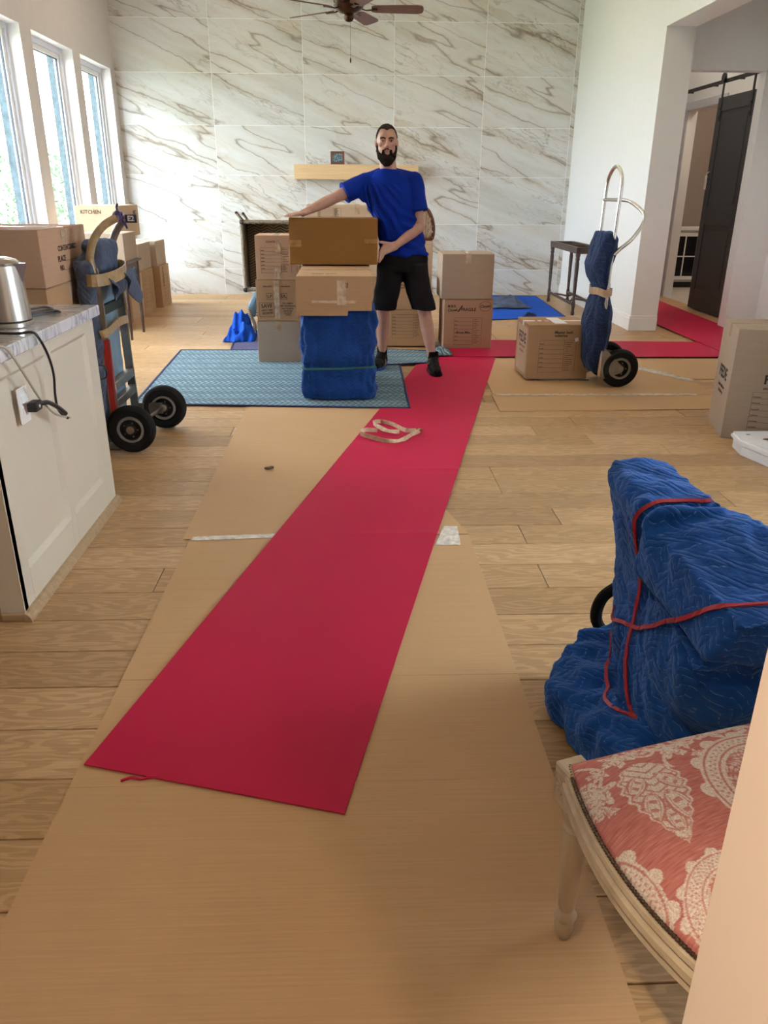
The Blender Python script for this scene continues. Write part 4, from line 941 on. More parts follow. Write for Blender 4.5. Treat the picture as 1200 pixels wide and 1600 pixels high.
me = blob([('ell', (0, 0, 0.008), (0.022, 0.010, 0.008)), ('ell', (0.018, 0.006, 0.010), (0.014, 0.009, 0.008))], 0.003, 1)
for v in me.vertices: v.co += Vector((-0.463, 3.975, 0.006))
me.transform(Matrix.Translation((0.463, -3.975, -0.006)))
tag(finish('bark_piece', me, M['bark'], None, (-0.463, 3.975, 0.006), smooth=True), 'small brown crumb lying on the cardboard left of the runner', 'debris')

# ================================================================== HAND TRUCKS
def wheel(parent, c, r=0.136, wd=0.075):
    mt = Matrix.Translation(c) @ Matrix.Rotation(radians(90), 4, 'X')
    k = r
    prof = [(k*0.56, -wd*0.30), (k*0.62, -wd*0.46), (k*0.85, -wd*0.5), (k*0.96, -wd*0.34), (k, -wd*0.12), (k*0.985, -wd*0.04), (k*0.985, wd*0.04), (k, wd*0.12), (k*0.96, wd*0.34), (k*0.85, wd*0.5), (k*0.62, wd*0.46), (k*0.56, wd*0.30)]
    w_ = finish('wheel', lathe(prof, 40, mt), M['rubber'], parent, smooth=True, angle=40)
    bm = bm_new(); add_lathe(bm, [(k*0.44, -wd*0.36), (k*0.46, -wd*0.44), (k*0.54, -wd*0.44), (k*0.57, -wd*0.36), (k*0.57, wd*0.36), (k*0.54, wd*0.44), (k*0.46, wd*0.44), (k*0.44, wd*0.36), (k*0.44, -wd*0.36)], 30, mt, cap=False)
    finish('rim', bm, M['hub'], w_, smooth=True)
    bm = bm_new(); add_lathe(bm, [(k*0.15, -wd*0.34), (k*0.445, -wd*0.22), (k*0.445, wd*0.22), (k*0.15, wd*0.34)], 30, mt)
    finish('hub', bm, M['black'], w_, smooth=True)
    bm = bm_new(); add_lathe(bm, [(k*0.10, -wd*0.55), (k*0.16, -wd*0.5), (k*0.16, wd*0.5), (k*0.10, wd*0.55)], 14, mt)
    for i in range(5):
        a = 2*pi*i/5
        for s in (-1, 1): add_lathe(bm, [(0.004, -0.003), (0.004, 0.003)], 8, mt @ Matrix.Translation((k*0.30*cos(a), k*0.30*sin(a), s*wd*0.32)))
    finish('axle_nut', bm, M['galv'], w_, smooth=True)
def bar(pts, r, seg=10, sm=0): return tube(pts, r, seg, sm=sm)

def right_truck():
    X, Y0, Y1 = 1.865, 5.80, 6.14
    t = thing('hand_truck', 'aluminium hand truck with navy quilt tied on, standing on cardboard at right', 'hand truck', (1.92, 5.97, 0.0085), 0, 'movers\' hand trucks')
    T = lambda n, bm, m, p=t, **k: finish(n, bm, M[m], p, world=True, **k)
    zb = 0.0085
    ym = (Y0+Y1)/2
    loop = [(X+0.0, Y0, 0.10), (X-0.005, Y0, 0.60), (X, Y0, 1.10), (X+0.01, Y0+0.0, 1.42), (X+0.012, Y0+0.05, 1.52), (X+0.012, ym, 1.565), (X+0.012, Y1-0.05, 1.52), (X+0.01, Y1, 1.42), (X, Y1, 1.10), (X-0.005, Y1, 0.60), (X, Y1, 0.10)]
    T('frame_loop', tube(loop, 0.0125, 12, sm=8), 'alu', smooth=True)
    g = [(X, Y1+0.0, 1.345), (X+0.09, Y0+0.22, 1.345), (X+0.14, Y0+0.14, 1.33), (X+0.205, Y0+0.05, 1.26), (X+0.20, Y0+0.02, 1.19), (X+0.13, Y0, 1.09), (X+0.05, Y0, 1.02), (X+0.01, Y0, 0.98)]
    T('curved_grip', tube(g, 0.0125, 12, sm=8), 'alu', smooth=True)
    T('crossbar', bar([(X, Y0, 1.345), (X, Y1, 1.345)], 0.011), 'alu', smooth=True)
    for zz in (0.25, 0.60): T('crossbar', b2(X-0.02, X+0.02, Y0, Y1, zz, zz+0.04, 0.003), 'galv')
    T('nose_plate', b2(X-0.40, X+0.01, 6.06, 6.26, zb, zb+0.010, 0.002), 'galv')
    T('axle', bar([(2.03, 5.80, zb+0.136), (2.03, 6.22, zb+0.136)], 0.009), 'galv', smooth=True)
    for yy in (Y0+0.02, Y1-0.02): T('axle_bracket', poly_to(yy, X, zb), 'galv')
    for yy in (5.845, 6.175):
        wroot = t; wheel(t, (2.03-1.92, yy-5.97, 0.145), 0.145)
def poly_to(yy, X, zb):
    bm = bm_new(); pts = [(X, 0.32), (X+0.02, 0.32), (2.055, zb+0.15), (2.045, zb+0.115), (X, 0.06)]
    a = [bm.verts.new((x, yy-0.006, z)) for x, z in pts]; b = [bm.verts.new((x, yy+0.006, z)) for x, z in pts]; n = len(pts)
    bm.faces.new(a); bm.faces.new(b[::-1])
    for i in range(n): bm.faces.new((a[i], b[i], b[(i+1) % n], a[(i+1) % n]))
    return bm
right_truck()
def quilt_on_right_truck():
    t = thing('folded_quilt', 'navy moving quilt taped upright to the right hand truck frame', 'moving pad', (1.86, 5.97, 0.20))
    X, Y = 1.855, 5.97
    rings = [((X+0.01, Y, 0.12), 0.055, 0.13), ((X-0.005, Y, 0.22), 0.075, 0.17), ((X+0.005, Y, 0.34), 0.09, 0.19), ((X+0.0, Y, 0.45), 0.10, 0.19), ((X+0.005, Y, 0.57), 0.085, 0.19), ((X+0.005, Y, 0.68), 0.058, 0.18),
             ((X+0.002, Y, 0.74), 0.052, 0.18), ((X-0.02, Y, 0.80), 0.065, 0.19), ((X-0.035, Y, 0.90), 0.085, 0.205), ((X-0.015, Y, 1.0), 0.082, 0.205), ((X+0.0, Y, 1.08), 0.078, 0.20), ((X-0.005, Y, 1.125), 0.055, 0.18)]
    me = blob([('ring', rings)], 0.009, 3, lambda p, n: 0.012*noise.noise(Vector((p.x*8, p.y*8, p.z*5))) + 0.012*noise.noise(Vector((p.x*22, p.y*22, p.z*9))))
    q = finish('quilt', me, M['quilt_n'], t, world=True, smooth=True, angle=180)
    pts = [Vector((X+0.004+0.062*cos(a*pi/12), Y+0.19*sin(a*pi/12), 0.715+0.006*sin(a))) for a in range(24)]
    finish('tape_band', ribbon(pts, 0.052, 0.006, (0, 0, 1), True), M['tape'], t, world=True)
quilt_on_right_truck()

def left_truck():
    t = thing('hand_truck', 'worn hand truck with red stripe and taped handles beside the kitchen island', 'hand truck', (-1.33, 4.57, 0.0), 0, 'movers\' hand trucks')
    T = lambda n, bm, m, p=t, **k: finish(n, bm, M[m], p, world=True, **k)
    Yn, Yf, X = 4.36, 4.77, -1.365
    for yy, nm in ((Yn, 'near'), (Yf, 'far')):
        bm = bm_new(); ribbon([(X+0.01, yy, 0.10), (X, yy, 0.5), (X-0.004, yy, 0.92), (X-0.012, yy, 1.0)], 0.045, 0.022, (1, 0, 0), sm=4, bm=bm)
        T('side_rail', bm, 'galv')
    T('red_stripe', b2(X+0.0245, X+0.0265, Yn-0.012, Yn+0.012, 0.20, 0.63), 'red')
    T('red_stripe', b2(X-0.010, X+0.020, Yn-0.0135, Yn-0.0115, 0.20, 0.63), 'red')
    hn = [(X-0.012, Yn, 0.98), (X-0.02, Yn, 1.06), (X+0.01, Yn+0.01, 1.15), (X+0.06, Yn+0.03, 1.215), (X+0.13, Yn+0.05, 1.255)]
    hf = [(X-0.012, Yf, 0.98), (X-0.025, Yf, 1.06), (X+0.0, Yf, 1.14), (X+0.04, Yf-0.01, 1.20), (X+0.08, Yf-0.03, 1.235)]
    T('bent_handle', tube(hn, 0.021, 12, sm=6), 'tantape', smooth=True); T('bent_handle', tube(hf, 0.021, 12, sm=6), 'galv', smooth=True)
    T('handle_bar', tube([hn[-1], (X+0.125, (Yn+Yf)/2, 1.262), hf[-1]], 0.013, 10, sm=6), 'galv', smooth=True)
    for zz, m in ((0.24, 'galv'), (0.34, 'galv')): T('crossbar', b2(X-0.012, X+0.03, Yn, Yf, zz, zz+0.05, 0.004), m)
    for zz in (0.62, 0.655):
        pass
    T('tape_wrap', arch_bar(X+0.02, Yn, Yf, 0.66, 0.045), 'tantape', smooth=True)
    T('nose_plate', b2(X-0.12, X+0.02, Yn-0.02, Yf+0.02, 0.0, 0.010, 0.002), 'galv')
    T('axle', bar([(-1.255, Yn-0.06, 0.137), (-1.185, Yf+0.03, 0.137)], 0.010), 'galv', smooth=True)
    for yy in (Yn, Yf): T('axle_bracket', b2(X, -1.19, yy-0.005, yy+0.005, 0.10, 0.17, 0.002), 'galv')
    wheel(t, (-1.262+1.33, 4.315-4.57, 0.136), 0.136); wheel(t, (-1.185+1.33, 4.80-4.57, 0.136), 0.136)
def arch_bar(X, Yn, Yf, z, hgt):
    return ribbon([(X-0.03, Yn-0.025, z), (X, Yn, z+0.01), (X+0.012, (Yn+Yf)/2, z+0.035), (X, Yf, z+0.02), (X-0.03, Yf+0.02, z+0.01)], hgt, 0.012, (0, 0, 1), sm=5)
left_truck()
def left_truck_load():
    X = -1.42
    t = thing('folded_quilt', 'faded blue and slate moving quilts strapped inside the left hand truck', 'moving pad', (X, 4.57, 0.02))
    me = blob([('hull', [Vector((x, y, z)) for z, a, b in ((0.03, 0.025, 0.17), (0.3, 0.03, 0.18), (0.8, 0.035, 0.18), (0.95, 0.035, 0.17)) for x in (X-a, X+a-0.0) for y in (4.565-b, 4.565+b)])], 0.009, 3, lambda p, n: 0.006*noise.noise(p*12))
    finish('inner_pad', me, M['pad_light'], t, world=True, smooth=True, angle=180)
    me = blob([('box', (X+0.025, 4.57, 1.055), (0.11, 0.34, 0.17), Matrix.Rotation(0.12, 3, 'Y'), 0.045), ('cap', (X-0.02, 4.40, 1.02), 0.05, (X-0.02, 4.74, 1.02), 0.05), ('cap', (X-0.0, 4.37, 1.0), 0.055, (X-0.0, 4.36, 0.60), 0.05), ('cap', (X-0.0, 4.36, 0.64), 0.05, (X-0.0, 4.35, 0.30), 0.032), ('cap', (X, 4.35, 0.30), 0.032, (X+0.0, 4.35, 0.10), 0.022)], 0.009, 4,
              lambda p, n: 0.014*noise.noise(p*11)+0.008*noise.noise(p*27))
    finish('outer_quilt', me, M['quilt_g'], t, world=True, smooth=True, angle=180)
    def drape(cx_, cy_, w_, h_, sd):
        def fn(u, v):
            x = (u-0.5)*w_; tri = 1-abs(u-0.5)*1.5
            return Vector((cx_ + 0.025*sin(u*9+sd)*v + 0.03*v, cy_+x, 0.965 - v*h_*tri + 0.01*noise.noise(Vector((u*5, v*5, sd)))))
        bm = grid_sheet(fn, 20, 16); bmesh.ops.recalc_face_normals(bm, faces=bm.faces); bmesh.ops.solidify(bm, geom=bm.faces[:], thickness=0.006); return bm
    finish('hanging_corner', drape(X+0.10, 4.50, 0.24, 0.14, 0.4), M['quilt_g'], t, world=True, smooth=True, angle=180)
    finish('hanging_corner', drape(X+0.13, 4.72, 0.26, 0.19, 2.4), M['quilt_g'], t, world=True, smooth=True, angle=180)
    ring = [Vector((X+0.045+0.095*cos(a*pi/12), 4.56+0.25*sin(a*pi/12), 0.965+0.02*sin(a*pi/12))) for a in range(24)]
    finish('tape_band', ribbon(ring, 0.062, 0.006, (0, 0, 1), True), M['tantape'], t, world=True)
    finish('black_strap', b2(X+0.035, X+0.062, 4.38, 4.76, 0.755, 0.805, 0.003), M['strap'], t, world=True)
left_truck_load()
# purple band and tag on the handle
t = thing('stretch_ball', 'purple rubber bands knotted round the left hand truck handle', 'rubber band', (-1.235, 4.44, 1.262))
bm = bm_new(); rr = random.Random(3)
for i in range(9):
    q = Matrix.Rotation(rr.random()*3, 4, Vector((rr.random(), rr.random(), rr.random())).normalized())
    add_tube(bm, [q @ Vector((0.026*cos(a*pi/8), 0.026*sin(a*pi/8), 0)) for a in range(16)], 0.0055, 6, True)
finish('bands', bm, M['purple'], t, smooth=True)
finish('loose_end', tube([(0.0, 0, 0.02), (-0.006, 0.01, 0.045), (0.003, 0.0, 0.06)], 0.006, 6, sm=4), M['purple'], t, smooth=True)
finish('loose_end', tube([(0.02, 0, -0.02), (0.03, 0.01, -0.04), (0.04, 0.0, -0.06)], 0.006, 6, sm=4), M['purple'], t, smooth=True)
t = thing('number_tag', 'small black tag with white E2 hanging at the left hand truck handle', 'tag', (-1.185, 4.44, 1.25))
finish('card', bx((0.015, 0, 0.0), (0.062, 0.005, 0.042), 0.002), M['black'], t)
finish('lettering', put(text_bm('E2', 0.036, True), Matrix.Translation((0.015, -0.0035, 0)) @ FRONT), M['white'], t)
finish('string', tube([(-0.04, 0, 0.012), (-0.025, 0, 0.004), (-0.014, 0, 0)], 0.0015, 5), M['black'], t)

# ================================================================== TABLES
def leg_bm(x, y, z1, r0, r1, mt=None, prof=None):
    return lathe(prof or [(r1, 0), (r1*1.05, 0.02), (r0, z1)], 10, Matrix.Translation((x, y, 0)))
t = thing('side_table', 'dark slender legged side table behind the left hand truck', 'table', (-2.28, 8.14, 0))
finish('tabletop', bx((-0.12, 0, 0.735), (0.50, 0.52, 0.022), 0.004), M['dark'], t)
bm = bm_new()
for c, s in (((-0.12, -0.235, 0.68), (0.40, 0.018, 0.09)), ((-0.12, 0.235, 0.68), (0.40, 0.018, 0.09)), ((0.08, 0, 0.68), (0.018, 0.45, 0.09)), ((-0.32, 0, 0.68), (0.018, 0.45, 0.09))): add_box(bm, c, s)
finish('apron', bm, M['dark'], t)
for x, y in ((0.08, -0.235), (0.08, 0.235), (-0.32, -0.235), (-0.32, 0.235)):
    finish('leg', leg_bm(x*1.0, y, 0.72, 0.022, 0.012), M['dark'], t, smooth=True)
carton('grey brown box standing on the dark slender legged table', 0.44, 0.46, 0.25, (-2.40, 8.14, 0.7465), 0, 'carton_g', 'y', 'tape')

def bench_frame():
    t = thing('bench_frame', 'dark turned leg bench frame with empty seat against the white wall', 'bench', (2.81, 10.22, 0))
    W, L, Z = 0.30, 1.20, 0.785
    x0, x1, y0, y1 = -W/2+0.0, W/2, -0.60, 0.66
    bm = bm_new()
    for c, s in (((x0+0.015, (y0+y1)/2, Z-0.035), (0.045, y1-y0+0.06, 0.07)), ((x1-0.015, (y0+y1)/2, Z-0.035), (0.045, y1-y0+0.06, 0.07)), ((0, y0, Z-0.035), (W-0.05, 0.045, 0.07)), ((0, y1, Z-0.035), (W-0.05, 0.045, 0.07)), ((0, (y0+y1)/2, Z-0.035), (W-0.05, 0.03, 0.05))): add_box(bm, c, s, None, 0.003)
    finish('seat_rail', bm, M['dark'], t)
    prof = [(0.020, 0), (0.024, 0.03), (0.018, 0.05), (0.020, 0.09), (0.022, 0.10), (0.022, 0.15), (0.017, 0.17), (0.020, 0.30), (0.025, 0.60), (0.020, 0.63), (0.028, 0.65), (0.022, 0.67), (0.028, 0.69), (0.028, Z-0.06)]
    for x in (x0+0.02, x1-0.02):
        for y_ in (y0+0.0, y1): finish('leg', lathe(prof, 14, Matrix.Translation((x, y_, 0))), M['dark'], t, smooth=True)
    finish('side_stretcher', bx((x0+0.02, (y0+y1)/2, 0.125), (0.025, y1-y0, 0.03), 0.004), M['dark'], t)
    finish('side_stretcher', bx((x1-0.02, (y0+y1)/2, 0.125), (0.025, y1-y0, 0.03), 0.004), M['dark'], t)
    arc = [(x0+0.03, y0+0.25, 0.135), (x0+0.10, y0+0.36, 0.135), (0, (y0+y1)/2-0.12, 0.135), (x1-0.06, y0+0.36, 0.135), (x1-0.03, y0+0.25, 0.135)]
    finish('curved_stretcher', tube(arc, 0.013, 8, sm=6), M['dark'], t, smooth=True)
    arc = [(x0+0.03, y1-0.25, 0.135), (x0+0.10, y1-0.36, 0.135), (0, (y0+y1)/2+0.16, 0.135), (x1-0.06, y1-0.36, 0.135), (x1-0.03, y1-0.25, 0.135)]
    finish('curved_stretcher', tube(arc, 0.013, 8, sm=6), M['dark'], t, smooth=True)
bench_frame()

# ================================================================== RATTAN CHAIR
def rattan_chair():
    t = thing('rattan_chair', 'dark woven rattan chair with pale wrapped frame tipped behind the stacked boxes', 'chair', (-0.80, 8.25, 0.0))
    x0, x1, z0, z1, Y = -0.285, 0.30, 0.455, 1.10, -0.05
    def wrapped(a, b, r=0.020, n=None, name='wrapped_rail'):
        a, b = Vector(a), Vector(b); L = (b-a).length; n = n or int(L/0.014); mt, _ = between(a, b)
        prof = []
        for i in range(n): prof += [(r*0.78, L*i/n), (r, L*(i+0.35)/n), (r, L*(i+0.65)/n)]
        prof.append((r*0.78, L))
        return finish(name, lathe(prof, 10, mt), M['rattan_pale'], t, smooth=True, angle=60)
    wrapped((x0, Y, z0), (x0-0.005, Y, z1)); wrapped((x1, Y, z0), (x1, Y, z1)); wrapped((x0, Y, z1), (x1, Y, z1)); wrapped((x0, Y, z0), (x1, Y, z0))
    wrapped((x0+0.0, Y, z0-0.0), (x0, 0.35, z0)); wrapped((x0, Y, z1), (x0, 0.35, z1-0.03)); wrapped((x1, Y, z1), (x1, 0.35, z1-0.03))
    for p in ((x0, Y, z0), (x0, Y, z1), (x1, Y, z1), (x1, Y, z0)):
        finish('dark_knot', blob([('ell', p, (0.028, 0.028, 0.028))], 0.008, 0), M['rattan_dark'], t, smooth=True)
    for a, b in (((x0+0.02, Y, z1), (x0-0.045, Y-0.03, z1+0.085)), ((x0+0.06, Y+0.05, z1), (x0+0.015, Y+0.02, z1+0.075)), ((x1-0.02, Y, z1), (x1+0.035, Y-0.03, z1+0.08))):
        wrapped(a, b, 0.015, name='leg_stub'); finish('stub_cap', blob([('ell', b, (0.016, 0.016, 0.014))], 0.006, 0), M['rattan_dark'], t, smooth=True)
    # back panel: chevron weave recessed
    bm = b2(x0, x1, 0.16, 0.175, z0, z1); finish('seat_back_panel', bm, M['rattan_dark'], t)
    bm = bm_new()
    for j in range(24):
        z = z0+0.02+j*0.0265
        for i in range(9):
            xa = x0+0.03+i*0.065; s = 1 if i % 2 == 0 else -1
            ribbon([(xa, 0.155, z-0.016*s), (xa+0.032, 0.148, z), (xa+0.064, 0.155, z+0.016*s)], 0.013, 0.004, (0, 0, 1), bm=bm)
    o = finish('chevron_weave', bm, M['web_dark'], t); o['kind'] = 'stuff'
    bm = bm_new()
    for j in range(22):
        z = z0+0.03+j*0.029; ribbon([(x0+0.012, Y+0.01, z-0.014), (x0+0.016, Y+0.08, z+0.014), (x0+0.012, Y+0.16, z-0.014)], 0.014, 0.004, (0, 0, 1), bm=bm)
    o = finish('side_weave', bm, M['web_dark'], t); o['kind'] = 'stuff'
    finish('side_panel', b2(x0-0.004, x0+0.008, Y, 0.17, z0, z1), M['rattan_dark'], t)
    finish('top_panel', b2(x0, x1, Y+0.01, 0.17, z1-0.01, z1+0.002), M['rattan_pale'], t)
    # curved front apron and leg lower down
    leg = [(-0.16, -0.10, 0.42), (-0.235, -0.14, 0.34), (-0.245, -0.16, 0.24), (-0.20, -0.17, 0.12), (-0.225, -0.20, 0.0)]
    P = smooth_pts(leg, 14); rad = [0.021 if i % 2 else 0.016 for i in range(len(P))]
    finish('curved_leg', add_tube(bm_new(), P, rad, 10), M['rattan_pale'], t, smooth=True, angle=60)
    me = blob([('box', (-0.09, 0.02, 0.30), (0.24, 0.24, 0.26), Matrix.Rotation(0.25, 3, 'Y'), 0.03)], 0.009, 3, lambda p, n: 0.01*noise.noise(p*10))
    finish('patterned_cushion', me, M['cushion'], t, smooth=True, angle=180)
    for xx in (0.05, 0.27):
        finish('leg', lathe([(0.018, 0), (0.02, z0)], 10, Matrix.Translation((xx, 0.1, 0))), M['rattan_pale'], t, smooth=True)
def m_rope():
    m, nt, b = new_mat('wrapped_rattan'); k = N(nt); q = k.sep(k.obj())
    w_ = k.m('SINE', k.m('MULTIPLY', k.m('ADD', k.m('ADD', q[0], q[2]), k.m('MULTIPLY', q[1], 0.7)), 330.0))
    k.l(k.ramp(w_, [(0.30, (0.06, 0.04, 0.03)), (0.45, (0.50, 0.43, 0.31))]), b.inputs['Base Color']); b.inputs['Roughness'].default_value = 0.6; return m
M['rattan_pale'] = m_rope()
def m_cushion():
    m, nt, b = new_mat('ikat_cushion'); k = N(nt); o = k.obj()
    f = k.noise(k.map(o, (1, 1, 1.6)), 26, 2, 0.5, 1.2)
    k.l(k.ramp(f, [(0.44, (0.03, 0.045, 0.13)), (0.50, (0.62, 0.66, 0.66)), (0.60, (0.55, 0.60, 0.58)), (0.66, (0.04, 0.06, 0.15))]), b.inputs['Base Color']); b.inputs['Roughness'].default_value = 0.85; return m
M['cushion'] = m_cushion()
rattan_chair()
bm = blob([('hull', [Vector((-0.99+x, 8.06+y, z)) for x, y, z in ((0.0, 0, 0.44), (0.05, 0, 0.45), (-0.07, 0, 0.30), (-0.02, 0, 0.30), (0.0, 0.1, 0.44), (0.05, 0.1, 0.45), (-0.07, 0.1, 0.18), (-0.01, 0.1, 0.18))])], 0.008, 3)
tag(finish('folded_cloth', bm, M['pad_light'], None, smooth=True, angle=180), 'pale green blue folded cloth leaning beside the rattan chair\'s cushion', 'cloth')

# ================================================================== BARN DOOR, CABINET
def barn_door():
    t = thing('barn_door', 'charcoal panelled sliding barn door hanging in the hall corridor', 'door', (4.415, 9.83, 0.012))
    y0, y1, H, th = -0.50, 0.50, 2.43, 0.04
    finish('slab', b2(-th/2+0.010, th/2, y0, y1, 0, H), M['door'], t)
    bm = bm_new()
    for ya, yb, za, zb in ((y0, y0+0.13, 0, H), (y1-0.13, y1, 0, H), (y0+0.13, y1-0.13, 0, 0.24), (y0+0.13, y1-0.13, 1.02, 1.20), (y0+0.13, y1-0.13, H-0.15, H)): b2(-th/2, -th/2+0.012, ya, yb, za, zb, 0.002, bm)
    finish('stile_and_rail', bm, M['door'], t)
    for za, zb in ((0.30, 0.96), (1.26, H-0.21)):
        finish('raised_panel', b2(-th/2+0.003, -th/2+0.011, y0+0.18, y1-0.18, za, zb, 0.004), M['door'], t)
    for yy in (y0+0.12, y1-0.10):
        bm = b2(-th/2-0.008, -th/2, yy-0.022, yy+0.022, H-0.26, H+0.20, 0.001); h = finish('hanger_strap', bm, M['iron'], t)
        mt = Matrix.Translation((-th/2-0.014, yy, H+0.205)) @ Matrix.Rotation(radians(90), 4, 'Y')
        finish('roller', lathe([(0.05, -0.012), (0.05, 0.012)], 20, mt), M['iron'], h, smooth=True)
        bm = bm_new()
        for zz in (H-0.22, H-0.12): add_lathe(bm, [(0.012, 0), (0.010, 0.008)], 8, Matrix.Translation((-th/2-0.008, yy, zz)) @ Matrix.Rotation(radians(-90), 4, 'Y'))
        finish('bolt', bm, M['iron'], h)
    finish('pull_handle', tube([(-th/2, y1-0.06, 1.42), (-th/2-0.03, y1-0.06, 1.44), (-th/2-0.03, y1-0.06, 1.60), (-th/2, y1-0.06, 1.62)], 0.008, 8), M['alu'], t, smooth=True)
    finish('paper_tag', bx((-th/2-0.034, y1-0.06, 1.50), (0.004, 0.055, 0.16)), M['whitelabel'], t)
    r = thing('door_rail', 'black iron track carrying the sliding barn door in the corridor', 'rail', (4.44, 10.3, 2.61))
    finish('track', b2(-0.044, -0.036, -1.15, 1.22, -0.022, 0.022, 0.001), M['iron'], r)
    for yy in (-1.0, -0.35, 0.35, 1.1): finish('standoff', lathe([(0.012, 0), (0.012, 0.10)], 10, Matrix.Translation((-0.04, yy, 0)) @ Matrix.Rotation(radians(90), 4, 'Y')), M['iron'], r)
barn_door()
def far_cabinet():
    t = thing('glass_cabinet', 'low pale grey cabinet with dark glass panes in the room past the barn door', 'cabinet', (5.35, 12.72, 0))
    finish('body', b2(-0.45, 0.55, -0.18, 0.24, 0.09, 0.86, 0.003), M['cab_grey'], t); finish('toe_kick', b2(-0.43, 0.53, -0.13, 0.2, 0, 0.09), M['black'], t)
    finish('top', b2(-0.48, 0.58, -0.21, 0.26, 0.86, 0.90, 0.004), M['trim'], t)
    for x0 in (-0.43, 0.06):
        bm = bm_new(); x1 = x0+0.46
        for a, b, c, d_ in ((x0, x0+0.05, 0.13, 0.82), (x1-0.05, x1, 0.13, 0.82), (x0, x1, 0.13, 0.18), (x0, x1, 0.77, 0.82), ((x0+x1)/2-0.008, (x0+x1)/2+0.008, 0.18, 0.77), (x0, x1, 0.467, 0.483)): b2(a, b, -0.205, -0.18, c, d_, 0, bm)
        dd = finish('door', bm, M['trim'], t)
        for xa, xb in ((x0+0.05, (x0+x1)/2-0.008), ((x0+x1)/2+0.008, x1-0.05)):
            for za, zb in ((0.18, 0.467), (0.483, 0.77)): finish('pane', b2(xa, xb, -0.19, -0.184, za, zb), M['cab_dark'], dd)
far_cabinet()

# ================================================================== WHITE LID at right edge
t = thing('enamel_tray', 'white spotted slab with rounded rim lying on the floor at the right edge', 'slab', (2.47, 4.165, 0.0))
out = [(-0.26, 0.03), (-0.20, -0.20), (-0.17, -0.225), (0.30, -0.225), (0.30, 0.20), (-0.235, 0.20)]
finish('lower_body', poly_prism([(x*0.95+0.005, y*0.93) for x, y in out], 0.0, 0.050), M['stonewhite'], t)
bm = poly_prism(out, 0.055, 0.095); bmesh.ops.bevel(bm, geom=bm.edges[:], offset=0.012, segments=3, affect='EDGES')
finish('rim_top', bm, M['stonewhite'], t, smooth=True)
for x, y, r in ((-0.10, 0.02, 0.024), (-0.17, 0.12, 0.010), (0.02, 0.13, 0.010), (-0.08, -0.13, 0.011), (0.03, -0.11, 0.006)):
    finish('stain', lathe([(r, 0.0951), (r*0.96, 0.0959)], 12, Matrix.Translation((x, y, 0)) @ Matrix.Diagonal((1.4, 0.8, 1, 1))), M['spot'], t)

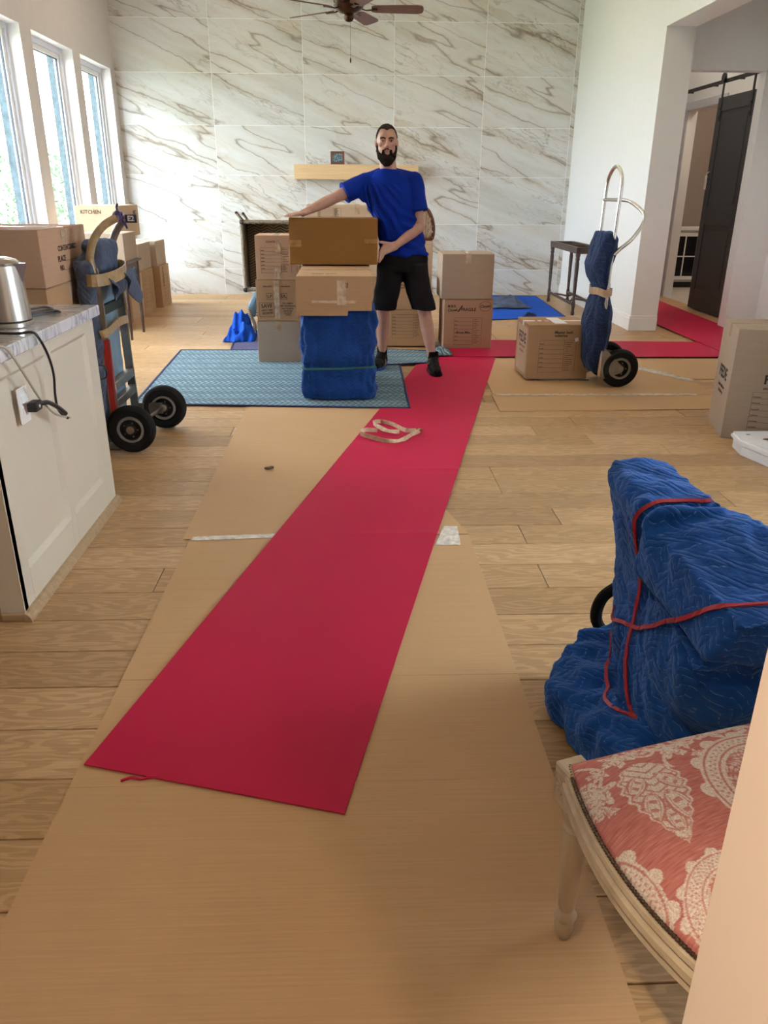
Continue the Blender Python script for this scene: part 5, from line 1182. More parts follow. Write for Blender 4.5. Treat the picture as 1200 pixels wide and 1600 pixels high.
# ================================================================== WRAPPED CHAIR (foreground right)
def wrapped_chair():
    V = Vector
    t = thing('wrapped_furniture', 'piece of furniture bundled in a blue moving quilt tied with red bands', 'furniture', (0.85, 1.7, 0.0))
    rx = lambda a: Matrix.Rotation(a, 3, 'X')
    prims = [
      # upright slab leaning towards the left at its top
      ('hull', [V(p) for p in ((0.665, 1.93, 0.715), (0.69, 1.95, 0.74), (0.665, 1.62, 0.70), (0.69, 1.60, 0.735), (0.84, 1.95, 0.735), (0.845, 1.60, 0.735), (0.735, 1.95, 0.46), (0.72, 1.64, 0.46), (0.90, 1.93, 0.46), (0.90, 1.64, 0.46))]),
      ('hull', [V(p) for p in ((0.735, 1.95, 0.50), (0.715, 1.66, 0.50), (0.90, 1.95, 0.50), (0.90, 1.66, 0.5), (0.775, 2.02, 0.05), (0.73, 1.72, 0.05), (0.98, 2.02, 0.05), (0.98, 1.68, 0.05))]),
      # broad second hump towards the camera
      ('hull', [V(p) for p in ((0.675, 1.66, 0.685), (0.86, 1.68, 0.735), (0.70, 1.40, 0.675), (0.72, 1.22, 0.655), (0.92, 1.45, 0.715), (0.95, 1.20, 0.69), (1.05, 1.20, 0.60), (0.665, 1.64, 0.53), (0.68, 1.30, 0.50), (0.92, 1.36, 0.47), (1.05, 1.6, 0.45))]),
      # lower belly
      ('ell', (0.84, 1.62, 0.26), (0.15, 0.26, 0.25)), ('ell', (0.79, 1.80, 0.30), (0.085, 0.13, 0.13)), ('ell', (0.80, 1.50, 0.42), (0.12, 0.20, 0.16)),
      ('ell', (0.97, 1.53, 0.28), (0.16, 0.20, 0.28)),
      # foot block reaching left along the floor
      ('hull', [V(p) for p in ((0.555, 1.90, 0.012), (0.545, 1.84, 0.10), (0.575, 1.63, 0.012), (0.60, 1.57, 0.09), (0.60, 1.97, 0.10), (0.70, 2.03, 0.16), (0.84, 2.03, 0.22), (0.80, 1.62, 0.24), (0.64, 1.44, 0.17), (0.60, 1.46, 0.012), (0.64, 1.36, 0.012), (0.90, 2.0, 0.012), (0.95, 1.45, 0.012))]),
    ]
    def dis(p, n):
        q = V((p.x*5, p.y*5, p.z*3.2))
        a = 0.016*noise.noise(q*1.6) + 0.010*noise.noise(V((p.x*16+p.z*6, p.y*16-p.z*9, p.z*8))) + 0.004*noise.noise(p*50)
        # fold between the two humps, and the horizontal crease under the upper roll
        d1 = (p.y-1.655) - (0.70-p.z)*0.10
        a -= 0.030*math.exp(-(d1/0.020)**2)*max(0, min(1, (p.z-0.40)/0.1))
        if p.y < 1.66: a -= 0.030*math.exp(-((p.z-0.535+0.05*(1.62-p.y))/0.018)**2)
        if p.z < 0.2 and p.x < 0.80: a += 0.007*sin((p.y*0.8+p.x*1.0)*60+3*noise.noise(p*7))
        d2 = (p.y-1.50) - (0.5-p.z)*0.35
        if p.z < 0.52 and p.x > 0.70: a -= 0.035*math.exp(-(d2/0.022)**2)*min(1, (p.x-0.70)/0.05)
        d3 = (p.y-1.72) - (0.36-p.z)*-0.5
        if 0.15 < p.z < 0.46: a += 0.014*math.exp(-(d3/0.03)**2)
        return a
    me = blob(prims, 0.0085, 5, dis)
    for v in me.vertices: v.co.z = max(v.co.z, 0.002)
    bvh = BVHTree.FromPolygons([v.co.copy() for v in me.vertices], [tuple(p.vertices) for p in me.polygons])
    finish('quilt', me, M['quilt'], t, world=True, smooth=True, angle=180)
    C0 = V((0, 0, 1.40))
    def on(p, out=0.004):
        """push a point onto the quilt surface from the left side"""
        h = bvh.find_nearest(V(p)); return h[0] + h[1]*out, h[1]
    def strap_path(pts, w_=0.010):
        P = smooth_pts(pts, 10); Q, W = [], []
        for p in P:
            q, n = on(p); Q.append(q); W.append(n)
        for _ in range(3): Q = [Q[0]] + [(Q[i-1]+Q[i]*2+Q[i+1])/4 for i in range(1, len(Q)-1)] + [Q[-1]]
        bm = bm_new(); fr = frames(Q); rings = []
        for (p, tt, a, b), n in zip(fr, W):
            wd = tt.cross(n).normalized(); nn = n.normalized(); p = p + nn*0.002
            rings.append([bm.verts.new(p + wd*w_/2*x + nn*0.0018*y) for x, y in ((-1, -1), (1, -1), (1, 1), (-1, 1))])
        for A, B in zip(rings, rings[1:]):
            for k in range(4): bm.faces.new((A[k], A[(k+1) % 4], B[(k+1) % 4], B[k]))
        bm.faces.new(rings[0][::-1]); bm.faces.new(rings[-1])
        finish('red_band', bm, M['band'], t, world=True)
    strap_path([(0.84, 1.66, 0.74), (0.76, 1.67, 0.735), (0.68, 1.68, 0.70), (0.68, 1.69, 0.62), (0.70, 1.70, 0.50), (0.70, 1.69, 0.38), (0.70, 1.66, 0.28), (0.70, 1.58, 0.18), (0.72, 1.50, 0.12), (0.74, 1.42, 0.05)])
    strap_path([(1.0, 1.25, 0.70), (0.86, 1.27, 0.69), (0.72, 1.30, 0.66), (0.68, 1.40, 0.57), (0.67, 1.50, 0.50), (0.68, 1.62, 0.42), (0.70, 1.74, 0.36), (0.73, 1.85, 0.31), (0.80, 1.96, 0.30)])
    strap_path([(0.72, 1.86, 0.26), (0.69, 1.80, 0.20), (0.68, 1.70, 0.15), (0.69, 1.58, 0.13), (0.72, 1.48, 0.13), (0.80, 1.40, 0.14)])
    finish('dark_frame_curve', tube([(0.80, 2.02, 0.33), (0.745, 2.04, 0.27), (0.735, 2.04, 0.19), (0.79, 2.03, 0.12)], 0.018, 10, sm=6), M['rubber'], t, world=True, smooth=True)
wrapped_chair()

# ================================================================== UPHOLSTERED CHAIR (foreground right)
def damask_chair():
    # local frame: x along the front rail (from far corner to near corner), y into the seat depth
    a = Vector((0.32, -0.947, 0)).normalized()
    ang = math.atan2(a.y, a.x)
    t = thing('upholstered_chair', 'cream carved chair with pink and cream damask seat beside the wall edge', 'chair', (0.391, 1.118, 0.0), ang)
    W, D, Zs = 0.55, 0.47, 0.425
    fy_ = lambda x: -0.060*sin(pi*max(0, min(1, x/W)))**0.9                 # bowed front
    def foot(u, v):                                                     # seat plan
        x = u*W; xx = x + (0.03 - 0.06*u)*v; y_ = fy_(x)*(1-v) + v*D; return xx, y_
    # seat cushion with motif attribute
    def motif(x, y):
        def leaf(cx, cy, ang, L, Wd, inner=True):
            dx, dy = x-cx, y-cy; c, s = cos(ang), sin(ang); u = (dx*c+dy*s)/L; v = (-dx*s+dy*c)
            if not -0.02 < u < 1.02: return None
            uu = min(1, max(0, u)); prof = Wd*(sin(pi*uu**0.62)**0.85)*(1-0.15*uu)
            k = abs(v)/max(prof, 1e-4); k += 0.07*sin(u*52)
            return (u, v, k) if k < 1 else None
        m1 = leaf(0.083, 0.076, -0.25, 0.185, 0.056)
        if m1:
            u, v, k = m1
            if 0.84 < k < 0.90: return 0.1
            if k >= 0.90: return 1.0
            # overlapping petals inside the leaf
            for (pu, pv, pa, pl, pw) in ((0.40, 0.012, 0.30, 0.095, 0.020), (0.40, -0.012, -0.25, 0.075, 0.017), (0.18, 0.010, 0.75, 0.070, 0.015), (0.18, -0.012, -0.60, 0.060, 0.015), (0.60, 0.0, 0.05, 0.06, 0.014)):
                dx, dy = u*0.185-pu*0.185, v-pv; c, s_ = cos(pa), sin(pa); q, r_ = (dx*c+dy*s_)/pl, (-dx*s_+dy*c)
                if 0 < q < 1:
                    kk = abs(r_)/(pw*sin(pi*q**0.8)+1e-5)
                    if 0.82 < kk < 1.12: return 0.08
                    if 0.52 < kk < 0.64: return 0.25
                    if kk < 0.40 and sin(q*26) > 0.35: return 0.15
                    if kk < 1: return 1.0
            return 1.0 if sin(u*70+abs(v)*230) > -0.75 else 0.15
        for (cx, cy, rx, ry, w0, w1) in ((0.275, -0.145, 0.130, 0.108, 0.66, 0.97), (0.225, 0.270, 0.145, 0.145, 0.70, 0.98), (0.372, 0.035, 0.085, 0.085, 0.60, 0.96), (0.46, 0.10, 0.09, 0.10, 0.6, 0.96)):
            d = math.hypot((x-cx)/rx, (y-cy)/ry); th_ = math.atan2(y-cy, x-cx); e = w1+0.10*max(0, sin(th_*13))**0.5
            if d < e:
                if d > w0:
                    if abs(d-w1+0.05) < 0.014 or abs(d-(w0+0.06)) < 0.014: return 0.1
                    if w0+0.10 < d < w1-0.09 and sin(th_*60)*sin(d*60) > 0.45: return 0.2
                    return 1.0
                q = sin(x*420+3*sin(y*130))*sin(y*390+3*sin(x*110)); return 0.85 if q > 0.02 else 0.05
        for i, (cx, cy, r) in enumerate(((0.100, -0.018, 0.034), (0.075, -0.028, 0.020), (0.128, -0.033, 0.018), (0.062, 0.008, 0.020), (0.145, -0.022, 0.010), (0.050, 0.052, 0.030), (0.048, 0.088, 0.022), (0.070, 0.150, 0.036), (0.052, 0.118, 0.018), (0.060, 0.185, 0.026), (0.108, 0.185, 0.017), (0.040, 0.215, 0.03), (0.05, 0.26, 0.035), (0.05, 0.32, 0.04), (0.11, 0.41, 0.04), (0.36, 0.20, 0.03), (0.40, 0.33, 0.04), (0.45, 0.25, 0.035))):
            dx, dy = x-cx, y-cy; rr_ = math.hypot(dx, dy); th_ = math.atan2(dy, dx)
            e = r*(0.72+0.22*sin(th_*5+i*1.7)+0.12*sin(th_*9+i))
            if rr_ < e:
                if abs(rr_-e*0.62) < 0.0013 or (rr_ > r*0.25 and abs(sin(th_*2.5+i*0.85)) < 0.12): return 0.15
                return 1.0
        for (x0_, y0_, amp, x1_, f_) in ((0.02, -0.005, 0.02, 0.15, 45), (0.03, 0.13, 0.015, 0.12, 60)):
            if x0_ < x < x1_ and abs(y-(y0_+amp*sin((x-x0_)*f_))) < 0.0035: return 0.9
        if 0.04 < y < 0.23 and abs(x-(0.062+0.010*sin(y*75))) < 0.003: return 0.9
        return 0.0
    NU, NV = 340, 300; bm = bm_new(); lay = bm.verts.layers.float.new('motif'); Vv = []
    for i in range(NU+1):
        rowv = []
        for j in range(NV+1):
            u, v = i/NU, j/NV; x, y_ = foot(u, v)
            e = min(u, 1-u)*W; f = min(v, 1-v)*D
            g = (1-math.exp(-e/0.035))*(1-math.exp(-f/0.035))
            z = Zs + 0.012 + 0.048*g + 0.018*(sin(pi*u)*sin(pi*v))
            vt = bm.verts.new((x, y_, z)); vt[lay] = motif(x, y_); rowv.append(vt)
        Vv.append(rowv)
    for i in range(NU):
        for j in range(NV): bm.faces.new((Vv[i][j], Vv[i+1][j], Vv[i+1][j+1], Vv[i][j+1]))
    # skirt down to rail
    border = [Vv[i][0] for i in range(NU+1)] + [Vv[NU][j] for j in range(1, NV+1)] + [Vv[i][NV] for i in range(NU-1, -1, -1)] + [Vv[0][j] for j in range(NV-1, 0, -1)]
    low = []
    for v in border:
        q = bm.verts.new((v.co.x, v.co.y, Zs-0.012)); q[lay] = v[lay]; low.append(q)
    n = len(border)
    for i in range(n): bm.faces.new((border[i], border[(i+1) % n], low[(i+1) % n], low[i]))
    finish('seat_cushion', bm, M['damask'], t, smooth=True, angle=180)
    # rails: moulded front and sides
    def rail(path, name):
        bm = bm_new(); prof = [(-0.006, 0.0), (0.012, 0.0), (0.014, -0.008), (0.010, -0.014), (0.016, -0.022), (0.017, -0.034), (0.011, -0.042), (0.013, -0.054), (0.004, -0.060), (-0.012, -0.060), (-0.012, 0.0)]
        fr = []
        for i, p in enumerate(path):
            tt = (Vector(path[min(i+1, len(path)-1)])-Vector(path[max(i-1, 0)])).normalized(); out = Vector((tt.y, -tt.x, 0))
            fr.append([bm.verts.new(Vector(p)+out*o+Vector((0, 0, z))) for o, z in prof])
        for A, B in zip(fr, fr[1:]):
            for k in range(len(prof)): bm.faces.new((A[k], A[(k+1) % len(prof)], B[(k+1) % len(prof)], B[k]))
        bm.faces.new(fr[0]); bm.faces.new(fr[-1][::-1]); return finish(name, bm, M['gilt'], t, smooth=True, angle=30)
    fp = [(*foot(i/24, 0), Zs) for i in range(25)]; rail(fp, 'front_rail')
    rail([(*foot(0, 1-i/10), Zs) for i in range(11)], 'side_rail'); rail([(*foot(1, i/10), Zs) for i in range(11)], 'side_rail'); rail([(*foot(1-i/10, 1), Zs) for i in range(11)], 'back_rail')
    # nailheads as twisted gimp
    cnt = 88
    nm = bpy.data.meshes.new('nailhead'); b_ = bm_new(); bmesh.ops.create_icosphere(b_, subdivisions=1, radius=0.0042); b_.to_mesh(nm); b_.free(); nm.materials.append(M['nail'])
    for i in range(cnt):
        x, y_ = foot(i/(cnt-1), 0); o = bpy.data.objects.new('nailhead', nm); COL.objects.link(o); o.parent = t; o.location = (x, y_-0.004, Zs+0.004)
    for i in range(60):
        x, y_ = foot(0, i/59); o = bpy.data.objects.new('nailhead', nm); COL.objects.link(o); o.parent = t; o.location = (x-0.004, y_, Zs+0.004)
    # legs
    prof = [(0.008, 0.0), (0.013, 0.006), (0.017, 0.022), (0.020, 0.038), (0.015, 0.050), (0.021, 0.058), (0.023, 0.066), (0.018, 0.074), (0.014, 0.080), (0.0165, 0.088), (0.0175, 0.10), (0.0255, 0.285), (0.0262, 0.292), (0.020, 0.298), (0.026, 0.306), (0.029, 0.318), (0.026, 0.330), (0.017, 0.340), (0.022, 0.348), (0.022, 0.352)]
    for (u, v, dx, dy) in ((0, 0, 0.010, 0.022), (1, 0, -0.010, 0.022)):
        x, y_ = foot(u, v); mt = Matrix.Translation((x+dx, y_+dy, 0))
        ox = -0.007 if u == 0 else 0.007
        lg = finish('leg', lathe(prof, 48, mt, flute=(0.10, 0.283, 8)), M['gilt'], t, smooth=True, angle=50)
        bk = finish('corner_block', bx((x+dx+ox, y_+dy-0.012, 0.388), (0.056, 0.056, 0.088), 0.004), M['gilt'], lg)
        # carved rosette on two outward sides
        bm = bm_new()
        for R_ in (Matrix.Translation((x+dx+ox, y_+dy-0.0405, 0.39)) @ FRONT, Matrix.Translation((x+dx+ox-0.0285, y_+dy-0.012, 0.39)) @ Matrix.Rotation(radians(-90), 4, 'Z') @ FRONT):
            for k in range(8):
                q = R_ @ Matrix.Rotation(k*pi/4, 4, 'Z') @ Matrix.Translation((0.010, 0, 0)) @ Matrix.Diagonal((0.009, 0.0038, 0.003, 1)); bmesh.ops.create_icosphere(bm, subdivisions=1, radius=1, matrix=q)
            for c, s in (((0, 0.026, 0), (0.042, 0.003, 0.003)), ((0, -0.026, 0), (0.042, 0.003, 0.003)), ((0.020, 0, 0), (0.003, 0.052, 0.003)), ((-0.020, 0, 0), (0.003, 0.052, 0.003))):
                g = bmesh.ops.create_cube(bm, size=1, matrix=R_ @ Matrix.Translation(c) @ Matrix.Diagonal((*s, 1)))
        finish('carved_rosette', bm, M['gilt'], lg)
    for u in (0, 1):
        x, y_ = foot(u, 1); finish('leg', tube([(x, y_+0.05, 0), (x, y_+0.01, 0.2), (x, y_-0.01, 0.42), (x, y_+0.02, 0.60)], 0.019, 10, sm=4), M['gilt'], t, smooth=True)
    bc = [foot(0, 1), foot(1, 1)]; xm = (bc[0][0]+bc[1][0])/2; yb = D+0.03
    oval = [(xm+0.20*cos(k*pi/12), yb+0.03+0.02*sin(k*pi/12), 0.76+0.22*sin(k*pi/12)) for k in range(24)]
    finish('back_frame', add_tube(bm_new(), oval, 0.018, 10, True), M['gilt'], t, smooth=True)
    me = blob([('ell', (xm, yb+0.03, 0.76), (0.19, 0.03, 0.21))], 0.012, 1); finish('back_cushion', me, M['damask'], t, smooth=True)
damask_chair()

# ================================================================== THE MOVER
def mover():
    V = Vector
    t = thing('person', 'bearded man in blue T-shirt and black shorts steadying the big box', 'person', (0.40, 6.46, 0.014))
    # ---- joints (world)
    neck, headc = V((0.285, 6.46, 1.555)), V((0.262, 6.435, 1.725))
    sR, eR, wR = V((0.105, 6.50, 1.450)), V((-0.145, 6.40, 1.335)), V((-0.340, 6.30, 1.248))     # arm over the box (viewer's left)
    sL, eL, wL = V((0.475, 6.49, 1.462)), V((0.525, 6.44, 1.135)), V((0.335, 6.315, 1.005))        # arm to the box side
    hR, kR, aR = V((0.305, 6.50, 0.90)), V((0.250, 6.54, 0.50)), V((0.243, 6.600, 0.095))
    hL, kL, aL = V((0.490, 6.49, 0.90)), V((0.580, 6.43, 0.49)), V((0.655, 6.385, 0.095))
    P = []
    # torso
    P += [('ring', [((0.395, 6.50, 0.82), 0.15, 0.10), ((0.395, 6.50, 0.92), 0.165, 0.115), ((0.375, 6.50, 1.04), 0.150, 0.105), ((0.345, 6.495, 1.18), 0.160, 0.110), ((0.305, 6.49, 1.32), 0.185, 0.120), ((0.29, 6.49, 1.42), 0.18, 0.10), ((0.285, 6.48, 1.49), 0.10, 0.07)])]
    P += [('cap', V((0.285, 6.485, 1.47)), 0.066, headc+V((0.003, 0.02, -0.06)), 0.060), ('cap', V((0.27, 6.49, 1.50)), 0.05, sR, 0.058), ('cap', V((0.30, 6.49, 1.50)), 0.05, sL, 0.058)]
    # arms
    mR = sR.lerp(eR, 0.45); P += [('cap', sR, 0.058, mR, 0.050), ('cap', mR, 0.050, eR, 0.040), ('cap', eR, 0.041, eR.lerp(wR, 0.30), 0.043), ('cap', eR.lerp(wR, 0.30), 0.043, wR, 0.027)]
    mL = sL.lerp(eL, 0.45); P += [('cap', sL, 0.058, mL, 0.050), ('cap', mL, 0.050, eL, 0.040), ('cap', eL, 0.041, eL.lerp(wL, 0.30), 0.043), ('cap', eL.lerp(wL, 0.30), 0.043, wL, 0.027)]
    # legs
    for h, k_, a_ in ((hR, kR, aR), (hL, kL, aL)):
        back = V((0, 0.018, 0)); P += [('cap', h, 0.080, k_, 0.056), ('cap', k_, 0.052, k_.lerp(a_, 0.32)+back, 0.056), ('cap', k_.lerp(a_, 0.32)+back, 0.056, k_.lerp(a_, 0.75), 0.038), ('cap', k_.lerp(a_, 0.7), 0.040, a_, 0.034), ('ell', k_+V((0, -0.028, 0)), (0.040, 0.03, 0.045))]
        P += [('cap', a_, 0.034, a_+V((0, -0.03, -0.045)), 0.035)]
    # head
    hc = headc
    P += [('ell', hc+V((0, 0.012, 0.030)), (0.077, 0.096, 0.092)), ('ell', hc+V((0, -0.020, -0.030)), (0.064, 0.070, 0.090)), ('ell', hc+V((0, -0.045, -0.085)), (0.045, 0.042, 0.035)),
          ('ell', hc+V((0.040, -0.062, -0.012)), (0.026, 0.020, 0.018)), ('ell', hc+V((-0.040, -0.062, -0.012)), (0.026, 0.020, 0.018)),
          ('cap', hc+V((-0.045, -0.072, 0.030)), 0.012, hc+V((0.045, -0.072, 0.030)), 0.012),
          ('cap', hc+V((0, -0.088, 0.020)), 0.009, hc+V((0, -0.108, -0.022)), 0.012), ('ell', hc+V((0.011, -0.096, -0.026)), (0.010, 0.010, 0.008)), ('ell', hc+V((-0.011, -0.096, -0.026)), (0.010, 0.010, 0.008)),
          ('ell', hc+V((0.079, 0.005, -0.004)), (0.012, 0.016, 0.030)), ('ell', hc+V((-0.079, 0.005, -0.004)), (0.012, 0.016, 0.030))]
    # right hand: flat on the top of the box, fingers over the front edge towards viewer's left
    zt = 1.206
    pc = V((-0.405, 6.245, zt+0.019))
    P += [('cap', wR, 0.026, wR.lerp(pc, 0.5)+V((0, 0, -0.003)), 0.026)]
    d = (pc-wR); d.z = 0; d.normalize(); s = V((-d.y, d.x, 0))                        # s points to the viewer's side (-Y)
    if s.y > 0: s = -s
    for k in (-1.5, -0.5, 0.5, 1.5): P += [('cap', wR+s*0.012*k+V((0, 0, -0.006)), 0.017, pc+s*0.021*k+d*0.025, 0.0125)]
    for k, L in ((-1.5, 0.062), (-0.5, 0.080), (0.5, 0.085), (1.5, 0.074)):
        b0 = pc+s*0.0215*k+d*0.025; dd = (d+s*0.10*k).normalized(); b1 = b0+dd*L*0.5+V((0, 0, -0.001)); b2v = b1+dd*L*0.5+V((0, 0, -0.010))
        P += [('cap', b0, 0.0105, b1, 0.0095), ('cap', b1, 0.0095, b2v, 0.008)]
    tb = wR+d*0.035+s*0.026+V((0, 0, -0.012)); P += [('cap', tb, 0.013, tb+d*0.035+s*0.030, 0.0115), ('cap', tb+d*0.035+s*0.030, 0.0115, tb+d*0.070+s*0.036+V((0, 0, -0.006)), 0.009)]
    # left hand: against the right side of the box (side at x=0.1905), fingers down and forward, thumb up along the front edge
    xs = 0.1905+0.020
    kn = V((xs+0.028, 6.262, 0.975))
    d = (kn-wL).normalized()
    up = V((0, 0.35, 0.94))
    for k in (-1.5, -0.5, 0.5, 1.5):
        P += [('cap', wL+up*0.011*k, 0.018, kn+up*0.019*k, 0.0130)]
    for k, L in ((1.5, 0.070), (0.5, 0.082), (-0.5, 0.080), (-1.5, 0.062)):
        b0 = kn+up*0.020*k; f1 = V((-0.35, -0.30+0.0*k, -0.62+0.16*k)).normalized(); b1 = b0+f1*L*0.5; b1.x = max(b1.x, xs-0.004)
        f2 = V((-0.05, -0.25, -0.80+0.22*k)).normalized(); b2v = b1+f2*L*0.5; b2v.x = xs-0.008
        P += [('cap', b0, 0.0110, b1, 0.0098), ('cap', b1, 0.0098, b2v, 0.0085)]
    tb = wL.lerp(kn, 0.45)+up*0.026; tm = kn+V((-0.012, -0.005, 0.055)); te = V((xs-0.006, 6.225, 1.035)); P += [('cap', tb, 0.014, tm, 0.0115), ('cap', tm, 0.0115, te, 0.0092)]
    body = blob(P, 0.0045, 3)
    finish('body', body, M['skin'], t, world=True, smooth=True, angle=180)
    # ---- face
    for sx in (-1, 1):
        e = finish('eye', blob([('ell', hc+V((sx*0.031, -0.079, 0.008)), (0.0125, 0.008, 0.0062))], 0.0016, 0), M['eye'], t, world=True, smooth=True)
        finish('iris', blob([('ell', hc+V((sx*0.031, -0.0858, 0.008)), (0.0055, 0.0022, 0.0055))], 0.001, 0), M['iris'], t, world=True, smooth=True)
        finish('eyebrow', tube([hc+V((sx*0.012, -0.0870, 0.026)), hc+V((sx*0.030, -0.0880, 0.032)), hc+V((sx*0.050, -0.0780, 0.027))], 0.0042, 8, sm=4), M['hair'], t, world=True, smooth=True)
        finish('eyelid', tube([hc+V((sx*0.018, -0.0845, 0.010)), hc+V((sx*0.031, -0.0885, 0.0155)), hc+V((sx*0.045, -0.0800, 0.010))], 0.0024, 6, sm=4), M['lidskin'], t, world=True, smooth=True)
    finish('lips', blob([('ell', hc+V((0, -0.086, -0.055)), (0.022, 0.008, 0.0045)), ('ell', hc+V((0, -0.086, -0.062)), (0.018, 0.009, 0.0045))], 0.0018, 1), M['lip'], t, world=True, smooth=True)
    # ---- hair: cap over the skull, hairline high on the forehead
    me = blob([('ell', hc+V((0, 0.014, 0.034)), (0.0805, 0.100, 0.097))], 0.004, 1, lambda p, n: 0.0025*noise.noise(p*90))
    bm = bm_new(); bm.from_mesh(me)
    def keep(p):
        q = p-hc
        if q.y < -0.01:                                     # front: high hairline with recessed temples
            lim = 0.088 + 0.03*min(1, (abs(q.x)/0.05)**2) - 0.035*max(0, (abs(q.x)-0.055)/0.02) - 0.008*max(0, 0.02-abs(q.x))/0.02
            return q.z > lim - max(0, (q.y+0.06))*1.15
        if q.y < 0.02: return q.z > 0.03
        return q.z > -0.06
    bmesh.ops.delete(bm, geom=[f for f in bm.faces if not keep(f.calc_center_median())], context='FACES')
    finish('hair', bm, M['hair'], t, world=True, smooth=True, angle=180)
    # ---- beard
    me = blob([('ell', hc+V((0, -0.048, -0.108)), (0.057, 0.046, 0.048)), ('cap', hc+V((-0.066, -0.005, -0.050)), 0.012, hc+V((-0.045, -0.050, -0.098)), 0.026), ('cap', hc+V((0.066, -0.005, -0.050)), 0.012, hc+V((0.045, -0.050, -0.098)), 0.026),
               ('cap', hc+V((-0.071, 0.0, -0.020)), 0.008, hc+V((-0.066, -0.008, -0.055)), 0.014), ('cap', hc+V((0.071, 0.0, -0.020)), 0.008, hc+V((0.066, -0.008, -0.055)), 0.014),
               ('cap', hc+V((0, -0.092, -0.043)), 0.0045, hc+V((0.030, -0.080, -0.056)), 0.0055), ('cap', hc+V((0, -0.092, -0.043)), 0.0045, hc+V((-0.030, -0.080, -0.056)), 0.0055),
               ('cap', hc+V((0.029, -0.080, -0.056)), 0.009, hc+V((0.026, -0.070, -0.09)), 0.016), ('cap', hc+V((-0.029, -0.080, -0.056)), 0.009, hc+V((-0.026, -0.070, -0.09)), 0.016),
               ('ell', hc+V((0, -0.060, -0.130)), (0.040, 0.034, 0.034))], 0.0038, 1, lambda p, n: 0.004*noise.noise(p*110))
    finish('beard', me, M['beard'], t, world=True, smooth=True, angle=180)
    # ---- shirt
    sl = sR.lerp(eR, 0.66); sl2 = sL.lerp(eL, 0.66)
    S = [('ring', [((0.405, 6.50, 0.925), 0.196, 0.142), ((0.40, 6.50, 0.97), 0.188, 0.138), ((0.385, 6.50, 1.04), 0.178, 0.132), ((0.352, 6.497, 1.18), 0.180, 0.134), ((0.312, 6.49, 1.32), 0.202, 0.140), ((0.297, 6.49, 1.41), 0.195, 0.118), ((0.287, 6.482, 1.488), 0.160, 0.094), ((0.283, 6.478, 1.525), 0.115, 0.080), ((0.280, 6.475, 1.548), 0.078, 0.070)]),
         ('cap', V((0.24, 6.49, 1.505)), 0.055, sR, 0.066), ('cap', V((0.33, 6.49, 1.505)), 0.055, sL, 0.068),
         ('cone', sR, 0.072, sl, 0.076), ('cone', sL, 0.074, sl2, 0.079), ('ell', sR, (0.07, 0.07, 0.07)), ('ell', sL, (0.072, 0.072, 0.072)),
         ('hull', [sR+V((0.03, -0.06, -0.02)), sR+V((0.03, 0.06, -0.02)), sR.lerp(eR, 0.3)+V((0, -0.04, -0.06)), sR.lerp(eR, 0.3)+V((0, 0.04, -0.06)), V((0.16, 6.44, 1.26)), V((0.16, 6.54, 1.26)), V((0.2, 6.44, 1.4)), V((0.2, 6.54, 1.4))])]
    def sd(p, n):
        g = 0.0
        # pulled folds running from the raised shoulder down across the chest
        u = (p.x-0.10)*0.92+(1.46-p.z)*-0.36; v = (p.x-0.10)*0.36+(1.46-p.z)*0.92
        m = max(0, min(1, (0.38-p.x)/0.10))*max(0, min(1, (p.x-0.06)/0.08))*max(0, min(1, (1.45-p.z)/0.05))*max(0, min(1, (p.z-1.02)/0.12))
        g += 0.013*sin(u*110/(0.55+v*2.2)+2*noise.noise(p*6))*m
        lo = max(0, min(1, (1.12-p.z)/0.14)); g += 0.016*lo*noise.noise(V((p.x*14, p.y*10, p.z*26)))
        g += 0.007*noise.noise(p*12)
        r_ = max(0, min(1, (p.x-0.36)/0.06))*max(0, min(1, (1.30-p.z)/0.1))
        g += 0.009*r_*sin((p.x*0.5+p.z)*62+4*noise.noise(p*5))
        g = max(g, -0.005)
        return g
    me = blob(S, 0.006, 3, sd); finish('t_shirt', me, M['shirt'], t, world=True, smooth=True, angle=180)
    ring = [V((0.281+0.074*cos(k*pi/12), 6.470+0.068*sin(k*pi/12), 1.540+0.022*sin(k*pi/12))) for k in range(24)]
    finish('collar', add_tube(bm_new(), ring, 0.0065, 8, True), M['shirt'], t, world=True, smooth=True)
    for c, e_, r_ in ((sR, sl, 0.0765), (sL, sl2, 0.0795)):
        mt, _ = between(c, e_); L = (e_-c).length
        finish('sleeve_hem', add_tube(bm_new(), [mt @ V((r_*cos(k*pi/12), r_*sin(k*pi/12), L-0.008)) for k in range(24)], 0.004, 6, True), M['shirt'], t, world=True, smooth=True)
    # ---- shorts
    zR, zL = 0.492, 0.510
    def lp(h, k_, z): f = (h.z-z)/(h.z-k_.z); return h.lerp(k_, f)
    eRr, eLl = lp(hR, kR, zR), lp(hL, kL, zL)
    S = [('ring', [((0.400, 6.50, 0.80), 0.198, 0.130), ((0.402, 6.50, 0.90), 0.200, 0.132), ((0.397, 6.50, 0.985), 0.172, 0.124)]),
         ('ring', [((hR.x-0.005, hR.y, 0.86), 0.105, 0.122), ((hR.x-0.012, hR.y, 0.72), 0.104, 0.115), ((eRr.x+0.004, eRr.y, zR), 0.098, 0.100)]),
         ('ring', [((hL.x+0.005, hL.y, 0.86), 0.105, 0.122), ((hL.x+0.022, hL.y, 0.72), 0.106, 0.115), ((eLl.x-0.002, eLl.y, zL), 0.100, 0.100)])]
    me = blob(S, 0.007, 3, lambda p, n: 0.006*noise.noise(V((p.x*12, p.y*12, p.z*7)))+0.005*noise.noise(V((p.x*5+p.z*16, p.y*5, p.z*8))))
    finish('shorts', me, M['shorts'], t, world=True, smooth=True, angle=180)
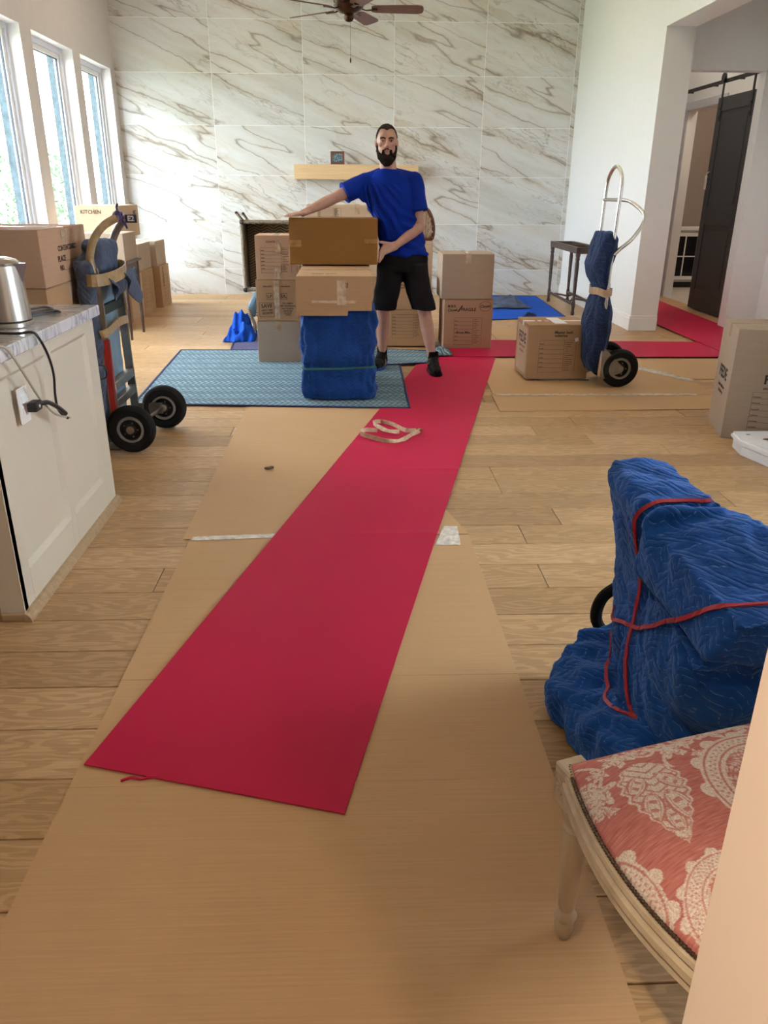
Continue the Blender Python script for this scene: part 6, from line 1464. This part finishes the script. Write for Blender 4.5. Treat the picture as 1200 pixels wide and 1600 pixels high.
    # ---- socks and shoes
    for a_, toe, nm in ((aR, V((-0.06, -0.20, 0)), 0), (aL, V((0.02, -0.19, 0)), 1)):
        finish('sock', blob([('cone', a_+V((0, 0, -0.03)), 0.041, a_+V((0, 0, 0.082)), 0.043)], 0.006, 2), M['sock'], t, world=True, smooth=True)
        b = V((a_.x, a_.y, 0.016)); td = toe.normalized()
        zz = lambda h: V((0, 0, h))
        heel = b - td*0.055; ball = b + toe*0.62; tip = b + toe*0.92
        me = blob([('cap', heel+zz(0.042), 0.036, ball+zz(0.040), 0.044), ('cap', ball+zz(0.040), 0.044, tip+zz(0.032), 0.033), ('cap', b+zz(0.10), 0.042, b+toe*0.35+zz(0.062), 0.042), ('cap', b-td*0.02+zz(0.05), 0.040, b-td*0.012+zz(0.105), 0.040)], 0.006, 4)
        for v in me.vertices: v.co.z = max(v.co.z, 0.022)
        sh = finish('shoe', me, M['shoe_m'], t, world=True, smooth=True, angle=180)
        side = V((-td.y, td.x, 0)); outl = []
        for f, wd in ((-0.07, 0.030), (-0.045, 0.040), (0.05, 0.040), (0.13, 0.050), (0.18, 0.043), (0.213, 0.022)): outl.append(b+td*f+side*wd)
        for f, wd in ((0.213, 0.022), (0.18, 0.043), (0.13, 0.050), (0.05, 0.040), (-0.045, 0.040), (-0.07, 0.030)): outl.append(b+td*f-side*wd)
        sole = poly_prism([(p.x, p.y) for p in outl], 0.0145, 0.034); put(sole, RM[t.name].inverted()); finish('sole', sole, M['sole_blue'] if nm == 0 else M['shoe_m'], sh)
        bm = bm_new()
        for k in range(4):
            c = b+toe*(0.18+0.13*k)+zz(0.108-0.012*k); add_tube(bm, [c-side*0.028+zz(-0.008), c+zz(0.004), c+side*0.028+zz(-0.008)], 0.0028, 6)
        if nm: add_tube(bm, smooth_pts([b+toe*0.2+zz(0.11), b+toe*0.25-side*0.05+zz(0.10), b+toe*0.4-side*0.06+zz(0.07), b+toe*0.3-side*0.035+zz(0.09)], 5), 0.0025, 6)
        put(bm, RM[t.name].inverted()); finish('laces', bm, M['web_dark'] if nm else M['black'], sh)
M['lidskin'] = plain('eyelid_skin', (0.27, 0.13, 0.10), 0.6)
mover()

# ================================================================== OUTSIDE PLANTS
def shrub(label, x, y, r, h, seed):
    t = thing('garden_shrub', label, 'shrub', (x, y, -0.16)); rr = random.Random(seed)
    finish('trunk', lathe([(0.06, 0), (0.04, h*0.5)], 8), M['bark'], t, smooth=True)
    bm = bm_new()
    for i in range(1500):
        a, b, c = rr.gauss(0, 0.45), rr.gauss(0, 0.45), rr.random()
        p = Vector((a*r, b*r, h*0.15+h*0.85*c)); q = Matrix.Rotation(rr.random()*6.28, 4, Vector((rr.random(), rr.random(), rr.random()+0.1)).normalized())
        m_ = Matrix.Translation(p) @ q; s = 0.09
        v = [bm.verts.new(m_ @ Vector(k)) for k in ((-s, 0, 0), (0, -s*0.5, 0), (s, 0, 0), (0, s*0.5, 0.02))]; bm.faces.new(v)
    o = finish('foliage', bm, M['leaf'], t); o['kind'] = 'stuff'
shrub('leafy green shrub outside beyond the middle visible window', -10.6, 29.0, 1.8, 2.6, 1)
shrub('leafy green shrub outside beyond the window nearest the marble wall', -8.2, 35.5, 1.6, 2.4, 2)
shrub('leafy green shrub outside beyond the leftmost visible window', -14.5, 24.0, 1.8, 2.4, 3)
